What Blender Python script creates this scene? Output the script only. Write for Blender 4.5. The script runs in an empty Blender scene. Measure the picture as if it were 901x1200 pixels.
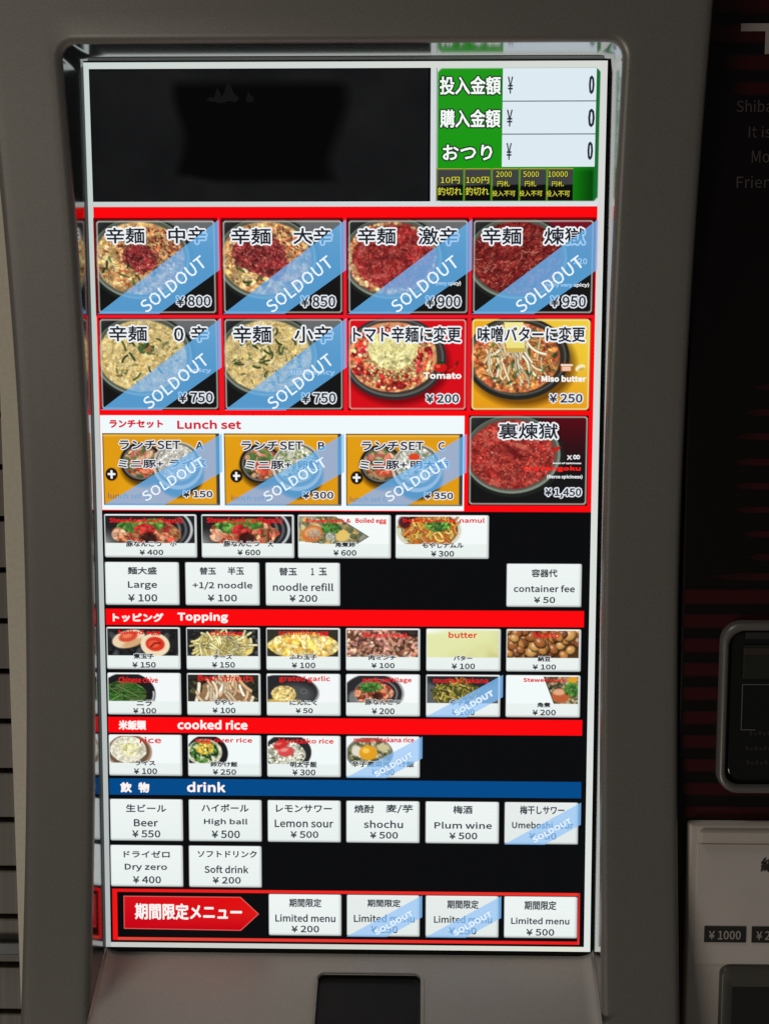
import bpy, bmesh, math, random
import numpy as np

C = bpy.context.scene.collection
sc = bpy.context.scene
# ------------------------------------------------------------------ camera
cam = bpy.data.cameras.new('camera'); co = bpy.data.objects.new('camera', cam); C.objects.link(co)
co.location = (0.05679, -1.12428, 0.15555)
from mathutils import Matrix, Vector
co.rotation_mode = 'QUATERNION'
co.rotation_quaternion = (Matrix.Rotation(0.02388, 3, 'Z') @ Matrix.Rotation(math.pi/2 - 0.1305, 3, 'X') @ Matrix.Rotation(0.00038, 3, 'Z')).to_quaternion()
cam.sensor_fit = 'HORIZONTAL'; cam.sensor_width = 36.0; cam.lens = 1700.04 / 901 * 36
cam.clip_start = 0.01; cam.clip_end = 50
sc.camera = co
# ------------------------------------------------------------------ world and lamps
w = bpy.data.worlds.new('World'); sc.world = w; w.use_nodes = True
bg = w.node_tree.nodes['Background']; bg.inputs[0].default_value = (1.0, 0.96, 0.90, 1); bg.inputs[1].default_value = 0.058

def area(name, loc, target, size, energy, col, sy=None):
    l = bpy.data.lights.new(name, 'AREA'); l.shape = 'RECTANGLE'; l.size = size; l.size_y = sy or size
    l.energy = energy; l.color = col
    o = bpy.data.objects.new(name, l); C.objects.link(o); o.location = loc
    from mathutils import Vector
    o.rotation_euler = (Vector(target) - Vector(loc)).to_track_quat('-Z', 'Y').to_euler()
    return o
area('shop_front_lamp', (-0.80, -0.62, 1.55), (0.05, 0, -0.35), 0.5, 5.6, (1.0, 0.94, 0.86), 0.25)
area('low_front_fill', (-1.7, -2.6, -1.9), (-0.1, 0, 0.3), 1.2, 26.0, (1.0, 0.93, 0.83), 0.8)  # unseen fill added low in front to brighten the upper frame
sc.view_settings.view_transform = 'Standard'; sc.view_settings.look = 'None'
sc.view_settings.exposure = 0; sc.view_settings.gamma = 1; sc.view_settings.use_curve_mapping = False

rnd = random.Random(7)
# ------------------------------------------------------------------ helpers
def lin(c):
    c = np.asarray(c, dtype=float)
    return np.where(c <= 0.04045, c / 12.92, ((c + 0.055) / 1.055) ** 2.4)
def rgb(r, g, b): return (r / 255., g / 255., b / 255.)

def mat(name, col, rough=0.5, metal=0.0, spec=0.5, coat=0.0):
    m = bpy.data.materials.new(name); m.use_nodes = True
    b = m.node_tree.nodes['Principled BSDF']
    b.inputs['Base Color'].default_value = (*col, 1); b.inputs['Roughness'].default_value = rough
    b.inputs['Metallic'].default_value = metal; b.inputs['Specular IOR Level'].default_value = spec
    b.inputs['Coat Weight'].default_value = coat
    return m
def noisy(m, scale, amount, stretch=(1, 1, 1), bump=0.0, rough_amt=0.0):
    """fine grain in colour, roughness and relief, in object space"""
    nt = m.node_tree; N = nt.nodes; L = nt.links; b = N['Principled BSDF']
    tc = N.new('ShaderNodeTexCoord'); mp = N.new('ShaderNodeMapping'); mp.inputs['Scale'].default_value = stretch
    no = N.new('ShaderNodeTexNoise'); no.inputs['Scale'].default_value = scale; no.inputs['Detail'].default_value = 4
    L.new(tc.outputs['Object'], mp.inputs[0]); L.new(mp.outputs[0], no.inputs['Vector'])
    base = tuple(b.inputs['Base Color'].default_value)
    mr = N.new('ShaderNodeMapRange'); mr.inputs['From Min'].default_value = 0.3; mr.inputs['From Max'].default_value = 0.7
    mr.inputs['To Min'].default_value = 1 - amount; mr.inputs['To Max'].default_value = 1 + amount
    L.new(no.outputs['Fac'], mr.inputs['Value'])
    mx = N.new('ShaderNodeVectorMath'); mx.operation = 'SCALE'; mx.inputs[0].default_value = base[:3]
    L.new(mr.outputs[0], mx.inputs['Scale']); L.new(mx.outputs[0], b.inputs['Base Color'])
    if bump:
        bp = N.new('ShaderNodeBump'); bp.inputs['Strength'].default_value = bump; bp.inputs['Distance'].default_value = 0.0004
        L.new(no.outputs['Fac'], bp.inputs['Height']); L.new(bp.outputs[0], b.inputs['Normal'])
    if rough_amt:
        r0 = b.inputs['Roughness'].default_value
        r = N.new('ShaderNodeMapRange'); r.inputs['To Min'].default_value = r0 - rough_amt; r.inputs['To Max'].default_value = r0 + rough_amt
        no2 = N.new('ShaderNodeTexNoise'); no2.inputs['Scale'].default_value = 9; no2.inputs['Detail'].default_value = 5
        L.new(tc.outputs['Object'], no2.inputs['Vector']); L.new(no2.outputs['Fac'], r.inputs['Value']); L.new(r.outputs[0], b.inputs['Roughness'])
    return m

def display_mat(name, alpha=None):
    """lit LCD pixels: colour comes from the drawn picture, under a faintly glossy cover glass"""
    m = bpy.data.materials.new(name); m.use_nodes = True
    nt = m.node_tree; N = nt.nodes; L = nt.links; b = N['Principled BSDF']
    at = N.new('ShaderNodeAttribute'); at.attribute_name = 'Col'
    b.inputs['Base Color'].default_value = (0.004, 0.004, 0.005, 1); b.inputs['Roughness'].default_value = 0.12
    b.inputs['Specular IOR Level'].default_value = 0.22
    L.new(at.outputs['Color'], b.inputs['Emission Color']); b.inputs['Emission Strength'].default_value = 1.0
    if alpha is not None: b.inputs['Alpha'].default_value = alpha
    return m
M_SCREEN = display_mat('lit_display'); M_RIBBON = display_mat('lit_display_ribbon', 0.67)
M_FASCIA = noisy(mat('taupe_metallic_paint', (0.215, 0.200, 0.178), 0.38, 0.35), 900, 0.10, bump=0.12, rough_amt=0.05)
M_WALL = mat('polished_dark_trim', (0.35, 0.35, 0.35), 0.15, 1.0)
M_LEDGE = noisy(mat('brushed_taupe_metal', (0.44, 0.415, 0.37), 0.50, 0.25), 500, 0.12, (1, 6, 6), bump=0.15, rough_amt=0.05)
M_BLACK = mat('matt_black_plastic', (0.008, 0.008, 0.008), 0.5)
M_GLOSSBLACK = mat('gloss_black_plastic', (0.006, 0.006, 0.006), 0.08)
M_POST = noisy(mat('beige_painted_post', (0.62, 0.56, 0.45), 0.5), 300, 0.06, bump=0.1)
M_SLAT = noisy(mat('grained_brown_slat', (0.15, 0.13, 0.105), 0.55), 120, 0.30, (1, 0.3, 0.02), bump=0.2)
M_RIM = noisy(mat('grey_metallic_bezel', (0.17, 0.16, 0.145), 0.35, 0.3), 800, 0.08)
M_WHITEPANEL = noisy(mat('warm_grey_panel', (0.56, 0.50, 0.44), 0.5), 30, 0.06, bump=0.05)
M_PAPER = noisy(mat('pale_label_sheet', (0.60, 0.54, 0.49), 0.45), 20, 0.05)

# ------------------------------------------------------------------ object helpers
def setp(o, **k):
    for a, b in k.items(): o[a] = b
    return o
def link(name, me, parent=None, m=None):
    o = bpy.data.objects.new(name, me); C.objects.link(o)
    if parent is not None: o.parent = parent
    if m is not None: me.materials.append(m)
    return o
def mesh_arrays(name, V, F4=None, tris=None):
    me = bpy.data.meshes.new(name)
    F = F4 if F4 is not None else tris
    n = F.shape[1]
    me.vertices.add(len(V)); me.vertices.foreach_set('co', np.ascontiguousarray(V, dtype=np.float32).ravel())
    me.loops.add(F.size); me.loops.foreach_set('vertex_index', np.ascontiguousarray(F, dtype=np.int32).ravel())
    me.polygons.add(len(F)); me.polygons.foreach_set('loop_start', np.arange(0, F.size, n, dtype=np.int32))
    me.update(calc_edges=True)
    return me
def set_col(me, cols):
    a = me.color_attributes.new('Col', 'FLOAT_COLOR', 'POINT')
    cc = np.ones((len(cols), 4), dtype=np.float32); cc[:, :3] = lin(np.clip(cols, 0, 1))
    a.data.foreach_set('color', cc.ravel())
def bm_obj(name, bm, m, parent=None, smooth=False):
    me = bpy.data.meshes.new(name); bm.normal_update(); bm.to_mesh(me); bm.free()
    if smooth:
        for p in me.polygons: p.use_smooth = True
    return link(name, me, parent, m)
def box_bm(bm, x0, x1, y0, y1, z0, z1, bev=0.0):
    vs = [bm.verts.new((x, y, z)) for x in (x0, x1) for y in (y0, y1) for z in (z0, z1)]
    fs = [(0, 1, 3, 2), (4, 6, 7, 5), (0, 4, 5, 1), (2, 3, 7, 6), (0, 2, 6, 4), (1, 5, 7, 3)]
    F = [bm.faces.new([vs[i] for i in f]) for f in fs]
    bmesh.ops.recalc_face_normals(bm, faces=F)
    if bev:
        E = list({e for f in F for e in f.edges})
        bmesh.ops.bevel(bm, geom=E, offset=bev, segments=3, affect='EDGES', profile=0.5)
def box(name, x0, x1, y0, y1, z0, z1, m, parent=None, bev=0.0):
    bm = bmesh.new(); box_bm(bm, x0, x1, y0, y1, z0, z1, bev)
    return bm_obj(name, bm, m, parent)
def rrect(x0, x1, z0, z1, r, seg=8, step=None):
    """rounded rectangle outline, counter-clockwise from the lower left"""
    pts = []
    cs = [(x0 + r, z0 + r, math.pi), (x1 - r, z0 + r, 1.5 * math.pi), (x1 - r, z1 - r, 0), (x0 + r, z1 - r, 0.5 * math.pi)]
    for cx, cz, a0 in cs:
        for i in range(seg + 1):
            a = a0 + i / seg * math.pi / 2
            pts.append((cx + r * math.cos(a), cz + r * math.sin(a)))
    if step:
        out = []
        for i, p in enumerate(pts):
            q = pts[(i + 1) % len(pts)]; out.append(p)
            d = math.hypot(q[0] - p[0], q[1] - p[1]); n = int(d / step)
            for k in range(1, n): out.append((p[0] + (q[0] - p[0]) * k / n, p[1] + (q[1] - p[1]) * k / n))
        pts = out
    return pts
def loft(name, rings, m, parent=None, cap=False, capstart=False, smooth=True):
    """join closed rings of equal length, one quad strip between neighbours"""
    V = []; F = []
    n = len(rings[0])
    for r in rings: V += list(r)
    for k in range(len(rings) - 1):
        for i in range(n):
            j = (i + 1) % n
            F.append((k * n + i, k * n + j, (k + 1) * n + j, (k + 1) * n + i))
    if cap: F.append(tuple(range((len(rings) - 1) * n, len(rings) * n)))
    if capstart: F.append(tuple(range(n)))
    me = bpy.data.meshes.new(name); me.from_pydata(V, [], F)
    bm = bmesh.new(); bm.from_mesh(me); bmesh.ops.recalc_face_normals(bm, faces=bm.faces); bm.to_mesh(me); bm.free()
    if smooth:
        for p in me.polygons: p.use_smooth = len(p.vertices) == 4
    return link(name, me, parent, m)

# ------------------------------------------------------------------ the machine
SW = 0.392; SH = SW * 16 / 9; BOW = 0.00738
def SP(u, v, layer=0.0):
    """display coordinates (1080 x 1920, origin top left) on the gently bowed display"""
    u = np.asarray(u, dtype=float); v = np.asarray(v, dtype=float)
    t = v / 1920. - 0.5
    return np.stack([(u / 1080. - 0.5) * SW, -4 * BOW * t * t - layer * 0.00012 + 0 * u, -t * SH], axis=-1)

machine = bpy.data.objects.new('ticket_vending_machine', None); C.objects.link(machine)
machine.location = (0, 0, 0)
setp(machine, label='taupe noodle shop ticket vending machine with a tall bowed touch display full of dish buttons', category='ticket machine')

zk = [-0.46, -0.40, -0.355, -0.32, -0.255, -0.19, -0.09, 0.01, 0.128, 0.24, 0.333, 0.42, 0.46]
dk = [0.088, 0.0795, 0.0630, 0.0535, 0.0425, 0.0330, 0.0222, 0.0182, 0.0288, 0.0478, 0.0735, 0.100, 0.112]
pc = np.polyfit(zk, dk, 5)
def df(z): return float(np.polyval(pc, z))       # how far the curved front stands before the display

IX0, IX1, IZ0, IZ1 = -0.1964, 0.1983, -0.3885, 0.3497
OX0, OX1, OZ0, OZ1 = -0.2508, 0.2585, -0.47, 0.47
step = 0.012
inner = rrect(IX0, IX1, IZ0, IZ1, 0.011, 8, step)
def ring(pts, off):                              # off: distance behind the front face
    return [(x, -df(z) + off, z) for x, z in pts]
def shift(pts, d, x0, x1, z0, z1):
    cx, cz = (x0 + x1) / 2, (z0 + z1) / 2
    out = []
    for x, z in pts:
        sx = min(1, max(-1, (x - cx) / ((x1 - x0) / 2))); sz = min(1, max(-1, (z - cz) / ((z1 - z0) / 2)))
        out.append((x, z))
    n = len(pts); res = []
    for i in range(n):
        a = pts[i - 1]; b = pts[(i + 1) % n]
        tx, tz = b[0] - a[0], b[1] - a[1]; l = math.hypot(tx, tz) or 1
        res.append((pts[i][0] + tz / l * d, pts[i][1] - tx / l * d))
    return res
R = 0.0055
rings = []
for k in range(7):                               # rounded lip
    a = k / 6 * math.pi / 2
    rings.append(ring(shift(inner, R * (1 - math.cos(a)), IX0, IX1, IZ0, IZ1), R * (1 - math.sin(a))))
lip = shift(inner, R, IX0, IX1, IZ0, IZ1)
def outer_of(p):
    x, z = p
    # keep straight runs straight: side points go out sideways, top and bottom points go up and down
    if x <= IX0 + 1e-4 - R + 0.0: pass
    cx = (IX0 + IX1) / 2; cz = (IZ0 + IZ1) / 2
    fx = (x - cx) / ((IX1 - IX0) / 2 + R); fz = (z - cz) / ((IZ1 - IZ0) / 2 + R)
    s = 1 / max(abs(fx), abs(fz))
    fx *= s; fz *= s
    return ((OX0 + OX1) / 2 + fx * (OX1 - OX0 - 0.012) / 2, (OZ0 + OZ1) / 2 + fz * (OZ1 - OZ0) / 2)
outer = [outer_of(p) for p in lip]
for k in range(1, 9):
    t = k / 8
    rings.append([(lx + (ox - lx) * t, -df(lz + (oz - lz) * t), lz + (oz - lz) * t) for (lx, lz), (ox, oz) in zip(lip, outer)])
ocx = (OX0 + OX1) / 2
for k in range(1, 7):                            # rounded outer edge then back
    a = k / 6 * math.pi / 2; r2 = 0.006
    f = (OX1 - OX0 - 0.012 + 2 * r2 * math.sin(a)) / (OX1 - OX0 - 0.012)
    rings.append([(ocx + (ox - ocx) * f, -df(oz) + r2 * (1 - math.cos(a)), oz) for ox, oz in outer])
f = (OX1 - OX0) / (OX1 - OX0 - 0.012)
rings.append([(ocx + (ox - ocx) * f, 0.004, oz) for ox, oz in outer])
fascia = loft('front_frame', rings, M_FASCIA, machine)

# polished inner walls of the opening: rounded at the mouth, square at the display
def squared(x, z, r=0.011):
    cx = min(max(x, IX0 + r), IX1 - r); cz = min(max(z, IZ0 + r), IZ1 - r); dx, dz = x - cx, z - cz
    k_ = max(abs(dx), abs(dz))
    if abs(dx) < 1e-6 or abs(dz) < 1e-6: return (x, z)
    return (cx + dx * r / k_, cz + dz * r / k_)
sharp = [squared(x, z) for x, z in inner]
wr = []
for k in range(13):
    t = k / 12
    wr.append([((x * (1 - t) + sx * t), (-df(z) + R) * (1 - t) + 0.004 * t, (z * (1 - t) + sz * t)) for (x, z), (sx, sz) in zip(inner, sharp)])
walls = loft('opening_wall', wr, M_WALL, machine)
bm = bmesh.new(); bm.from_mesh(walls.data); bm.normal_update()
for f_ in bm.faces:
    c_ = f_.calc_center_median()
    if f_.normal.x * (0.001 - c_.x) / 0.2 + f_.normal.z * (-0.0187 - c_.z) / 0.37 < 0: f_.normal_flip()
bm.to_mesh(walls.data); bm.free()
# straight walls; shading normals lean towards the mouth to shift the reflection
def lean(v):
    x, z = v.co.x, v.co.z
    lx = x < IX0 + 0.002; rx = x > IX1 - 0.002; tz = z > IZ1 - 0.002
    n = Vector((1.0 if x < IX0 + .011 else (-1.0 if x > IX1 - .011 else 0), 0, -1.0 if z > IZ1 - .011 else (1.0 if z < IZ0 + .011 else 0)))
    if n.length > 1:
        cx = IX0 + .011 if x < 0 else IX1 - .011; cz = IZ1 - .011 if z > 0 else IZ0 + .011
        n = Vector((cx - x, 0, cz - z))
    n.normalize(); a = LEAN_L if x < IX0 + .012 else (LEAN_R if x > IX1 - .012 else 0.02)
    return (n * math.cos(a) + Vector((0, -math.sin(a), 0))).normalized()
LEAN_L, LEAN_R = 0.10, 0.035
walls.data.normals_split_custom_set_from_vertices([lean(v) for v in walls.data.vertices])
# black strip added at the left and top wall foot, hiding the mirrored border
gk = [(x, z) for x, z in rrect(IX0, IX1, IZ0, IZ1, 0.0005, 2, 0.012)]
def gz(z): t = -z / SH; return 4 * BOW * t * t
for nm, sel, hh in (('mirror_mask_strip', lambda x, z: x < IX0 + .0005 and z > -0.352, 0.0095), ('mirror_mask_strip', lambda x, z: z > IZ1 - .0005, 0.0155)):
    run = [p_ for p_ in gk if sel(*p_)]
    bm = bmesh.new(); rows = []
    for x, z in run:
        dx = 0.0003 if x < IX0 + .0005 and nm and hh < .012 else 0; dz = -0.0003 if hh > .012 else 0
        rows.append((bm.verts.new((x + dx, 0.0035, z + dz)), bm.verts.new((x + dx, -gz(z) - hh, z + dz)), bm.verts.new((x, -gz(z) - hh, z))))
    for a, b in zip(rows, rows[1:]):
        bm.faces.new((a[0], a[1], b[1], b[0])); bm.faces.new((a[1], a[2], b[2], b[1]))
    bm_obj(nm, bm, M_BLACK, machine)
walls['label'] = 'polished inner wall mirroring the display'

# display body
def grid_mesh(name, u0, u1, v0, v1, nu, nv, layer, colfn=None, img=None):
    us = np.linspace(u0, u1, nu); vs = np.linspace(v0, v1, nv)
    U, Vv = np.meshgrid(us, vs)
    P = SP(U, Vv, layer).reshape(-1, 3)
    idx = np.arange(nu * nv).reshape(nv, nu)
    F = np.stack([idx[:-1, :-1], idx[1:, :-1], idx[1:, 1:], idx[:-1, 1:]], axis=-1).reshape(-1, 4)
    me = mesh_arrays(name, P, F4=F)
    if img is not None: set_col(me, img.reshape(-1, 3))
    elif colfn is not None: set_col(me, np.tile(np.array(colfn, dtype=float), (nu * nv, 1)))
    return me
def solid_grid(name, u0, u1, v0, v1, layer, col, parent, m=None, nv=None):
    nv = nv or max(2, int((v1 - v0) / 60) + 2)
    o = link(name, grid_mesh(name, u0, u1, v0, v1, 2, nv, layer, colfn=col), parent, m or M_SCREEN)
    return o
# black module surround behind the lit area (seen as the dark gap at the right and below)
bm = bmesh.new()
vv = np.linspace(-20, 1962, 40)
row = []
for v in vv:
    a = SP(-8, v, -12); b = SP(1095, v, -12)
    row.append([bm.verts.new(a), bm.verts.new(b), bm.verts.new((b[0], 0.02, b[2])), bm.verts.new((a[0], 0.02, a[2]))])
for a, b in zip(row, row[1:]):
    for i in range(4): bm.faces.new((a[i], a[(i + 1) % 4], b[(i + 1) % 4], b[i]))
bmesh.ops.recalc_face_normals(bm, faces=bm.faces)
surround = bm_obj('display_surround', bm, M_GLOSSBLACK, machine)
display = solid_grid('display', 0, 1080, 0, 1920, 0, rgb(7, 8, 11), machine)

# white line round the picture
FR = 11
def band(name, quads, layer, parent):
    V = []; F = []; Cc = []
    for (u0, u1, v0, v1, c0, c1) in quads:        # colour at the first and the second end of the long side
        nv = max(2, int(abs(v1 - v0) / 60) + 2); b = len(V)
        for i in range(nv):
            t = i / (nv - 1); v = v0 + (v1 - v0) * t
            V += [tuple(SP(u0, v, layer)), tuple(SP(u1, v, layer))]
            if abs(v1 - v0) > abs(u1 - u0): c = [tuple(np.array(c0) * (1 - t) + np.array(c1) * t)] * 2
            else: c = [c0, c1]
            Cc += c
        for i in range(nv - 1):
            F.append((b + 2 * i, b + 2 * i + 2, b + 2 * i + 3, b + 2 * i + 1))
    me = mesh_arrays(name, np.array(V), F4=np.array(F)); set_col(me, np.array(Cc))
    return link(name, me, parent, M_SCREEN)
WL = rgb(190, 200, 197); WT = rgb(222, 228, 226); WR = rgb(226, 226, 230)
band('picture_border', [(0, FR, 0, 1920, rgb(200, 212, 208), rgb(178, 184, 184)), (1066, 1080, 0, 1920, rgb(214, 214, 212), rgb(222, 228, 224)),
      (FR, 1066, 0, 13, rgb(205, 214, 210), rgb(215, 218, 212)), (FR, 1066, 1909, 1920, rgb(200, 202, 198), rgb(226, 228, 216)),
      (FR, 1066, 282, 292.5, rgb(200, 210, 208), rgb(218, 222, 226)), (718, 730, 13, 282, rgb(210, 216, 216), rgb(210, 216, 220))], 1, display)
TEXTS = {
 'T1': [('辛麺', 'o', 36, 335, 118, 368),('中辛', 'o', 168, 335, 248, 368),('¥800', 'p', 182, 477, 255, 499)],
 'T2': [('辛麺', 'o', 300, 336, 384, 370),('大辛', 'o', 431, 336, 512, 370),('¥850', 'p', 446, 477, 519, 501)],
 'T3': [('辛麺', 'o', 566, 336, 646, 370),('激辛', 'o', 693, 336, 777, 371),('(very spicy)', 'w', 730, 446, 783, 457),('¥900', 'p', 710, 477, 783, 501)],
 'T4': [('辛麺', 'o', 827, 336, 909, 371),('煉獄', 'o', 956, 336, 1041, 371),('x20', 'w', 1018, 399, 1047, 412),('(very very spicy)', 'w', 961, 450, 1052, 460),('¥950', 'p', 972, 477, 1046, 501)],
 'S1': [('辛麺', 'o', 36, 540, 118, 573),('0', 'o', 175, 543, 196, 573),('辛', 'o', 211, 540, 248, 573),('no spicy', 'w', 178, 629, 253, 641),('¥750', 'p', 183, 681, 256, 703)],
 'S2': [('辛麺', 'o', 301, 540, 383, 576),('小辛', 'o', 431, 540, 512, 576),('little spicy', 'w', 424, 632, 517, 646),('¥750', 'p', 446, 682, 519, 704)],
 'S3': [('トマト辛麺に変更', 'o', 556, 541, 784, 575),('Tomato', 'b', 705, 638, 786, 652),('¥200', 'p', 711, 684, 781, 703)],
 'S4': [('味噌バターに変更', 'o', 819, 541, 1046, 574),('Miso butter', 'b', 955, 644, 1050, 658),('¥250', 'p', 973, 683, 1043, 702)],
 'L1': [('ランチSET', 'l', 52, 784, 184, 804),('A', 'l', 217, 787, 234, 804),('ミニ豚+', 'l', 49, 826, 147, 844),('ライス', 'l', 160, 825, 240, 842),('lunch set A', 'g', 26, 898, 113, 911),('¥150', 'l', 188, 893, 252, 908)],
 'L2': [('ランチSET', 'l', 315, 785, 448, 805),('B', 'l', 480, 787, 495, 804),('ミニ豚+', 'l', 324, 827, 423, 846),('卵飯', 'l', 435, 826, 484, 846),('lunch set B', 'g', 293, 902, 378, 914),('¥300', 'l', 446, 894, 513, 910)],
 'L3': [('ランチSET', 'l', 573, 785, 706, 805),('C', 'l', 737, 786, 752, 804),('ミニ豚+', 'l', 569, 826, 671, 846),('明太飯', 'l', 678, 826, 761, 844),('lunch set C', 'g', 548, 904, 628, 916),('¥350', 'l', 708, 895, 770, 910)],
 'R': [('裏煉獄', 'o', 866, 745, 992, 780),('x', 'w', 1012, 814, 1023, 824),('∞', 'w', 1025, 813, 1040, 823),('level of spiciness', 'w', 982, 829, 1043, 834),('ura rengoku', 'u', 920, 837, 1042, 850),('(fierce spiciness)', 'w', 970, 856, 1046, 866),('¥1,450', 'p', 967, 885, 1044, 906)],
 'A1': [('Stewed pork cartilage(S)', 'r', 27, 952, 186, 966),('豚なんこつ', 'j', 62, 1003, 140, 1016),('小', 'j', 158, 1003, 172, 1015),('¥400', 'k', 91, 1022, 143, 1034)],
 'A2': [('Stewed pork cartilage(L)', 'r', 238, 950, 402, 966),('豚なんこつ', 'j', 274, 1002, 352, 1015),('大', 'j', 370, 1002, 382, 1015),('¥600', 'k', 304, 1021, 354, 1034)],
 'A3': [('Stewed pork &', 'r', 452, 952, 550, 964),('Boiled egg', 'r', 560, 951, 627, 965),('角煮卵', 'j', 516, 1004, 559, 1015),('¥600', 'k', 512, 1021, 562, 1034)],
 'A4': [('bean sprouts', 'r', 662, 951, 776, 962),('namul', 'r', 784, 950, 838, 961),('もやしナムル', 'j', 704, 1004, 793, 1016),('¥300', 'k', 723, 1022, 773, 1035)],
 'B1': [('麺大盛', 'k', 64, 1060, 128, 1077),('Large', 'k', 64, 1092, 128, 1111),('¥100', 'k', 64, 1120, 128, 1137)],
 'B2': [('替玉', 'k', 221, 1060, 257, 1077),('半玉', 'k', 282, 1059, 318, 1077),('+1/2 noodle', 'k', 205, 1092, 336, 1110),('¥100', 'k', 238, 1120, 302, 1136)],
 'B3': [('替玉', 'k', 394, 1060, 433, 1078),('1', 'k', 463, 1061, 470, 1077),('玉', 'k', 480, 1060, 498, 1077),('noodle refill', 'k', 380, 1094, 512, 1112),('¥200', 'k', 416, 1120, 477, 1136)],
 'B6': [('容器代', 'k', 940, 1061, 996, 1079),('container fee', 'k', 902, 1096, 1034, 1112),('¥50', 'k', 946, 1122, 992, 1136)],
 'BT': [('トッピング', 'h', 29, 1162, 141, 1182),('Topping', 'h', 171, 1160, 282, 1184)],
 'BR': [('米飯類', 'h', 37, 1402, 98, 1424),('cooked rice', 'h', 167, 1400, 322, 1422)],
 'BD': [('飲', 'h', 38, 1542, 64, 1566),('物', 'h', 78, 1542, 103, 1566),('drink', 'h', 186, 1540, 272, 1564)],
 'C1': [('boiled egg', 'r', 41, 1200, 134, 1212),('煮玉子', 'j', 73, 1252, 118, 1264),('¥150', 'k', 70, 1271, 122, 1284)],
 'C2': [('cheese', 'r', 241, 1199, 313, 1212),('チーズ', 'j', 249, 1253, 290, 1264),('¥150', 'k', 245, 1270, 296, 1283)],
 'C3': [('scramble egg', 'r', 391, 1198, 501, 1212),('ふわ玉子', 'j', 415, 1252, 475, 1264),('¥100', 'k', 420, 1270, 472, 1283)],
 'C4': [('Minced meat', 'r', 575, 1202, 673, 1214),('肉ミンチ', 'j', 588, 1252, 648, 1264),('¥100', 'k', 594, 1270, 645, 1282)],
 'C5': [('butter', 'r', 762, 1200, 824, 1214),('バター', 'j', 773, 1253, 814, 1264),('¥100', 'k', 769, 1270, 820, 1283)],
 'C6': [('Natto', 'r', 946, 1200, 1003, 1213),('納豆', 'j', 956, 1253, 984, 1265),('¥100', 'k', 945, 1271, 996, 1283)],
 'D1': [('Chinese chive', 'r', 39, 1304, 126, 1318),('ニラ', 'j', 78, 1357, 112, 1370),('¥100', 'k', 70, 1374, 121, 1387)],
 'D2': [('Bean sprouts', 'r', 214, 1300, 335, 1316),('もやし', 'j', 249, 1353, 292, 1366),('¥100', 'k', 245, 1372, 296, 1385)],
 'D3': [('grated garlic', 'r', 392, 1300, 504, 1315),('にんにく', 'j', 415, 1355, 475, 1366),('¥50', 'k', 428, 1372, 466, 1384)],
 'D4': [('pork cartilage', 'r', 575, 1302, 682, 1316),('豚なんこつ', 'j', 580, 1351, 658, 1364),('¥200', 'k', 595, 1371, 645, 1385)],
 'D5': [('mustard takana', 'r', 729, 1302, 849, 1314),('辛子高菜', 'j', 765, 1351, 827, 1364),('¥100', 'k', 770, 1372, 820, 1386)],
 'D6': [('Stewed pork', 'r', 925, 1301, 1018, 1313),('角煮', 'j', 956, 1356, 985, 1367),('¥200', 'k', 946, 1372, 997, 1385)],
 'E1': [('rice', 'r', 83, 1439, 131, 1454),('ライス', 'j', 72, 1493, 117, 1504),('¥100', 'k', 69, 1510, 121, 1524)],
 'E2': [('egg over rice', 'r', 206, 1440, 332, 1454),('卵かけ飯', 'j', 239, 1494, 299, 1506),('¥250', 'k', 244, 1511, 296, 1524)],
 'E3': [('Montaiko rice', 'r', 390, 1440, 511, 1452),('明太子飯', 'j', 415, 1492, 474, 1506),('¥300', 'k', 420, 1510, 471, 1524)],
 'E4': [('mustard takana rice', 'r', 555, 1436, 688, 1448),('辛子高菜卵かけ飯', 'j', 550, 1490, 688, 1504),('¥400', 'k', 595, 1508, 645, 1522)],
 'F1': [('生ビール', 'k', 50, 1592, 140, 1610),('Beer', 'k', 67, 1626, 121, 1643),('¥550', 'k', 63, 1651, 126, 1668)],
 'F2': [('ハイボール', 'k', 218, 1590, 323, 1608),('High ball', 'k', 223, 1623, 320, 1640),('¥500', 'k', 240, 1650, 303, 1668)],
 'F3': [('レモンサワー', 'k', 383, 1590, 507, 1608),('Lemon sour', 'k', 380, 1624, 510, 1642),('¥500', 'k', 415, 1650, 477, 1666)],
 'F4': [('焼酎', 'k', 556, 1589, 600, 1608),('麦/芋', 'k', 626, 1588, 686, 1608),('shochu', 'k', 577, 1624, 664, 1642),('¥500', 'k', 591, 1650, 653, 1666)],
 'F5': [('梅酒', 'k', 774, 1589, 817, 1608),('Plum wine', 'k', 733, 1626, 860, 1642),('¥500', 'k', 766, 1650, 828, 1666)],
 'F6': [('梅干しサワー', 'k', 921, 1588, 1019, 1608),('Umeboshi sour', 'k', 904, 1624, 1039, 1640),('¥550', 'k', 942, 1649, 1002, 1665)],
 'G1': [('ドライゼロ', 'k', 43, 1698, 146, 1714),('Dry zero', 'k', 45, 1728, 140, 1746),('¥400', 'k', 63, 1756, 126, 1773)],
 'G2': [('ソフトドリンク', 'k', 208, 1696, 340, 1712),('Soft drink', 'k', 223, 1730, 321, 1748),('¥200', 'k', 241, 1756, 304, 1772)],
 'AR': [('期間限定メニュー', 'h', 66, 1818, 306, 1856)],
 'H1': [('期間限定', 'k', 411, 1804, 483, 1824),('Limited menu', 'k', 380, 1840, 514, 1858),('¥200', 'k', 416, 1866, 478, 1882)],
 'H2': [('期間限定', 'k', 585, 1804, 659, 1822),('Limited menu', 'k', 555, 1839, 690, 1857),('¥150', 'k', 593, 1865, 653, 1882)],
 'H3': [('期間限定', 'k', 762, 1804, 832, 1824),('Limited menu', 'k', 733, 1840, 862, 1857),('¥150', 'k', 766, 1866, 828, 1883)],
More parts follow.
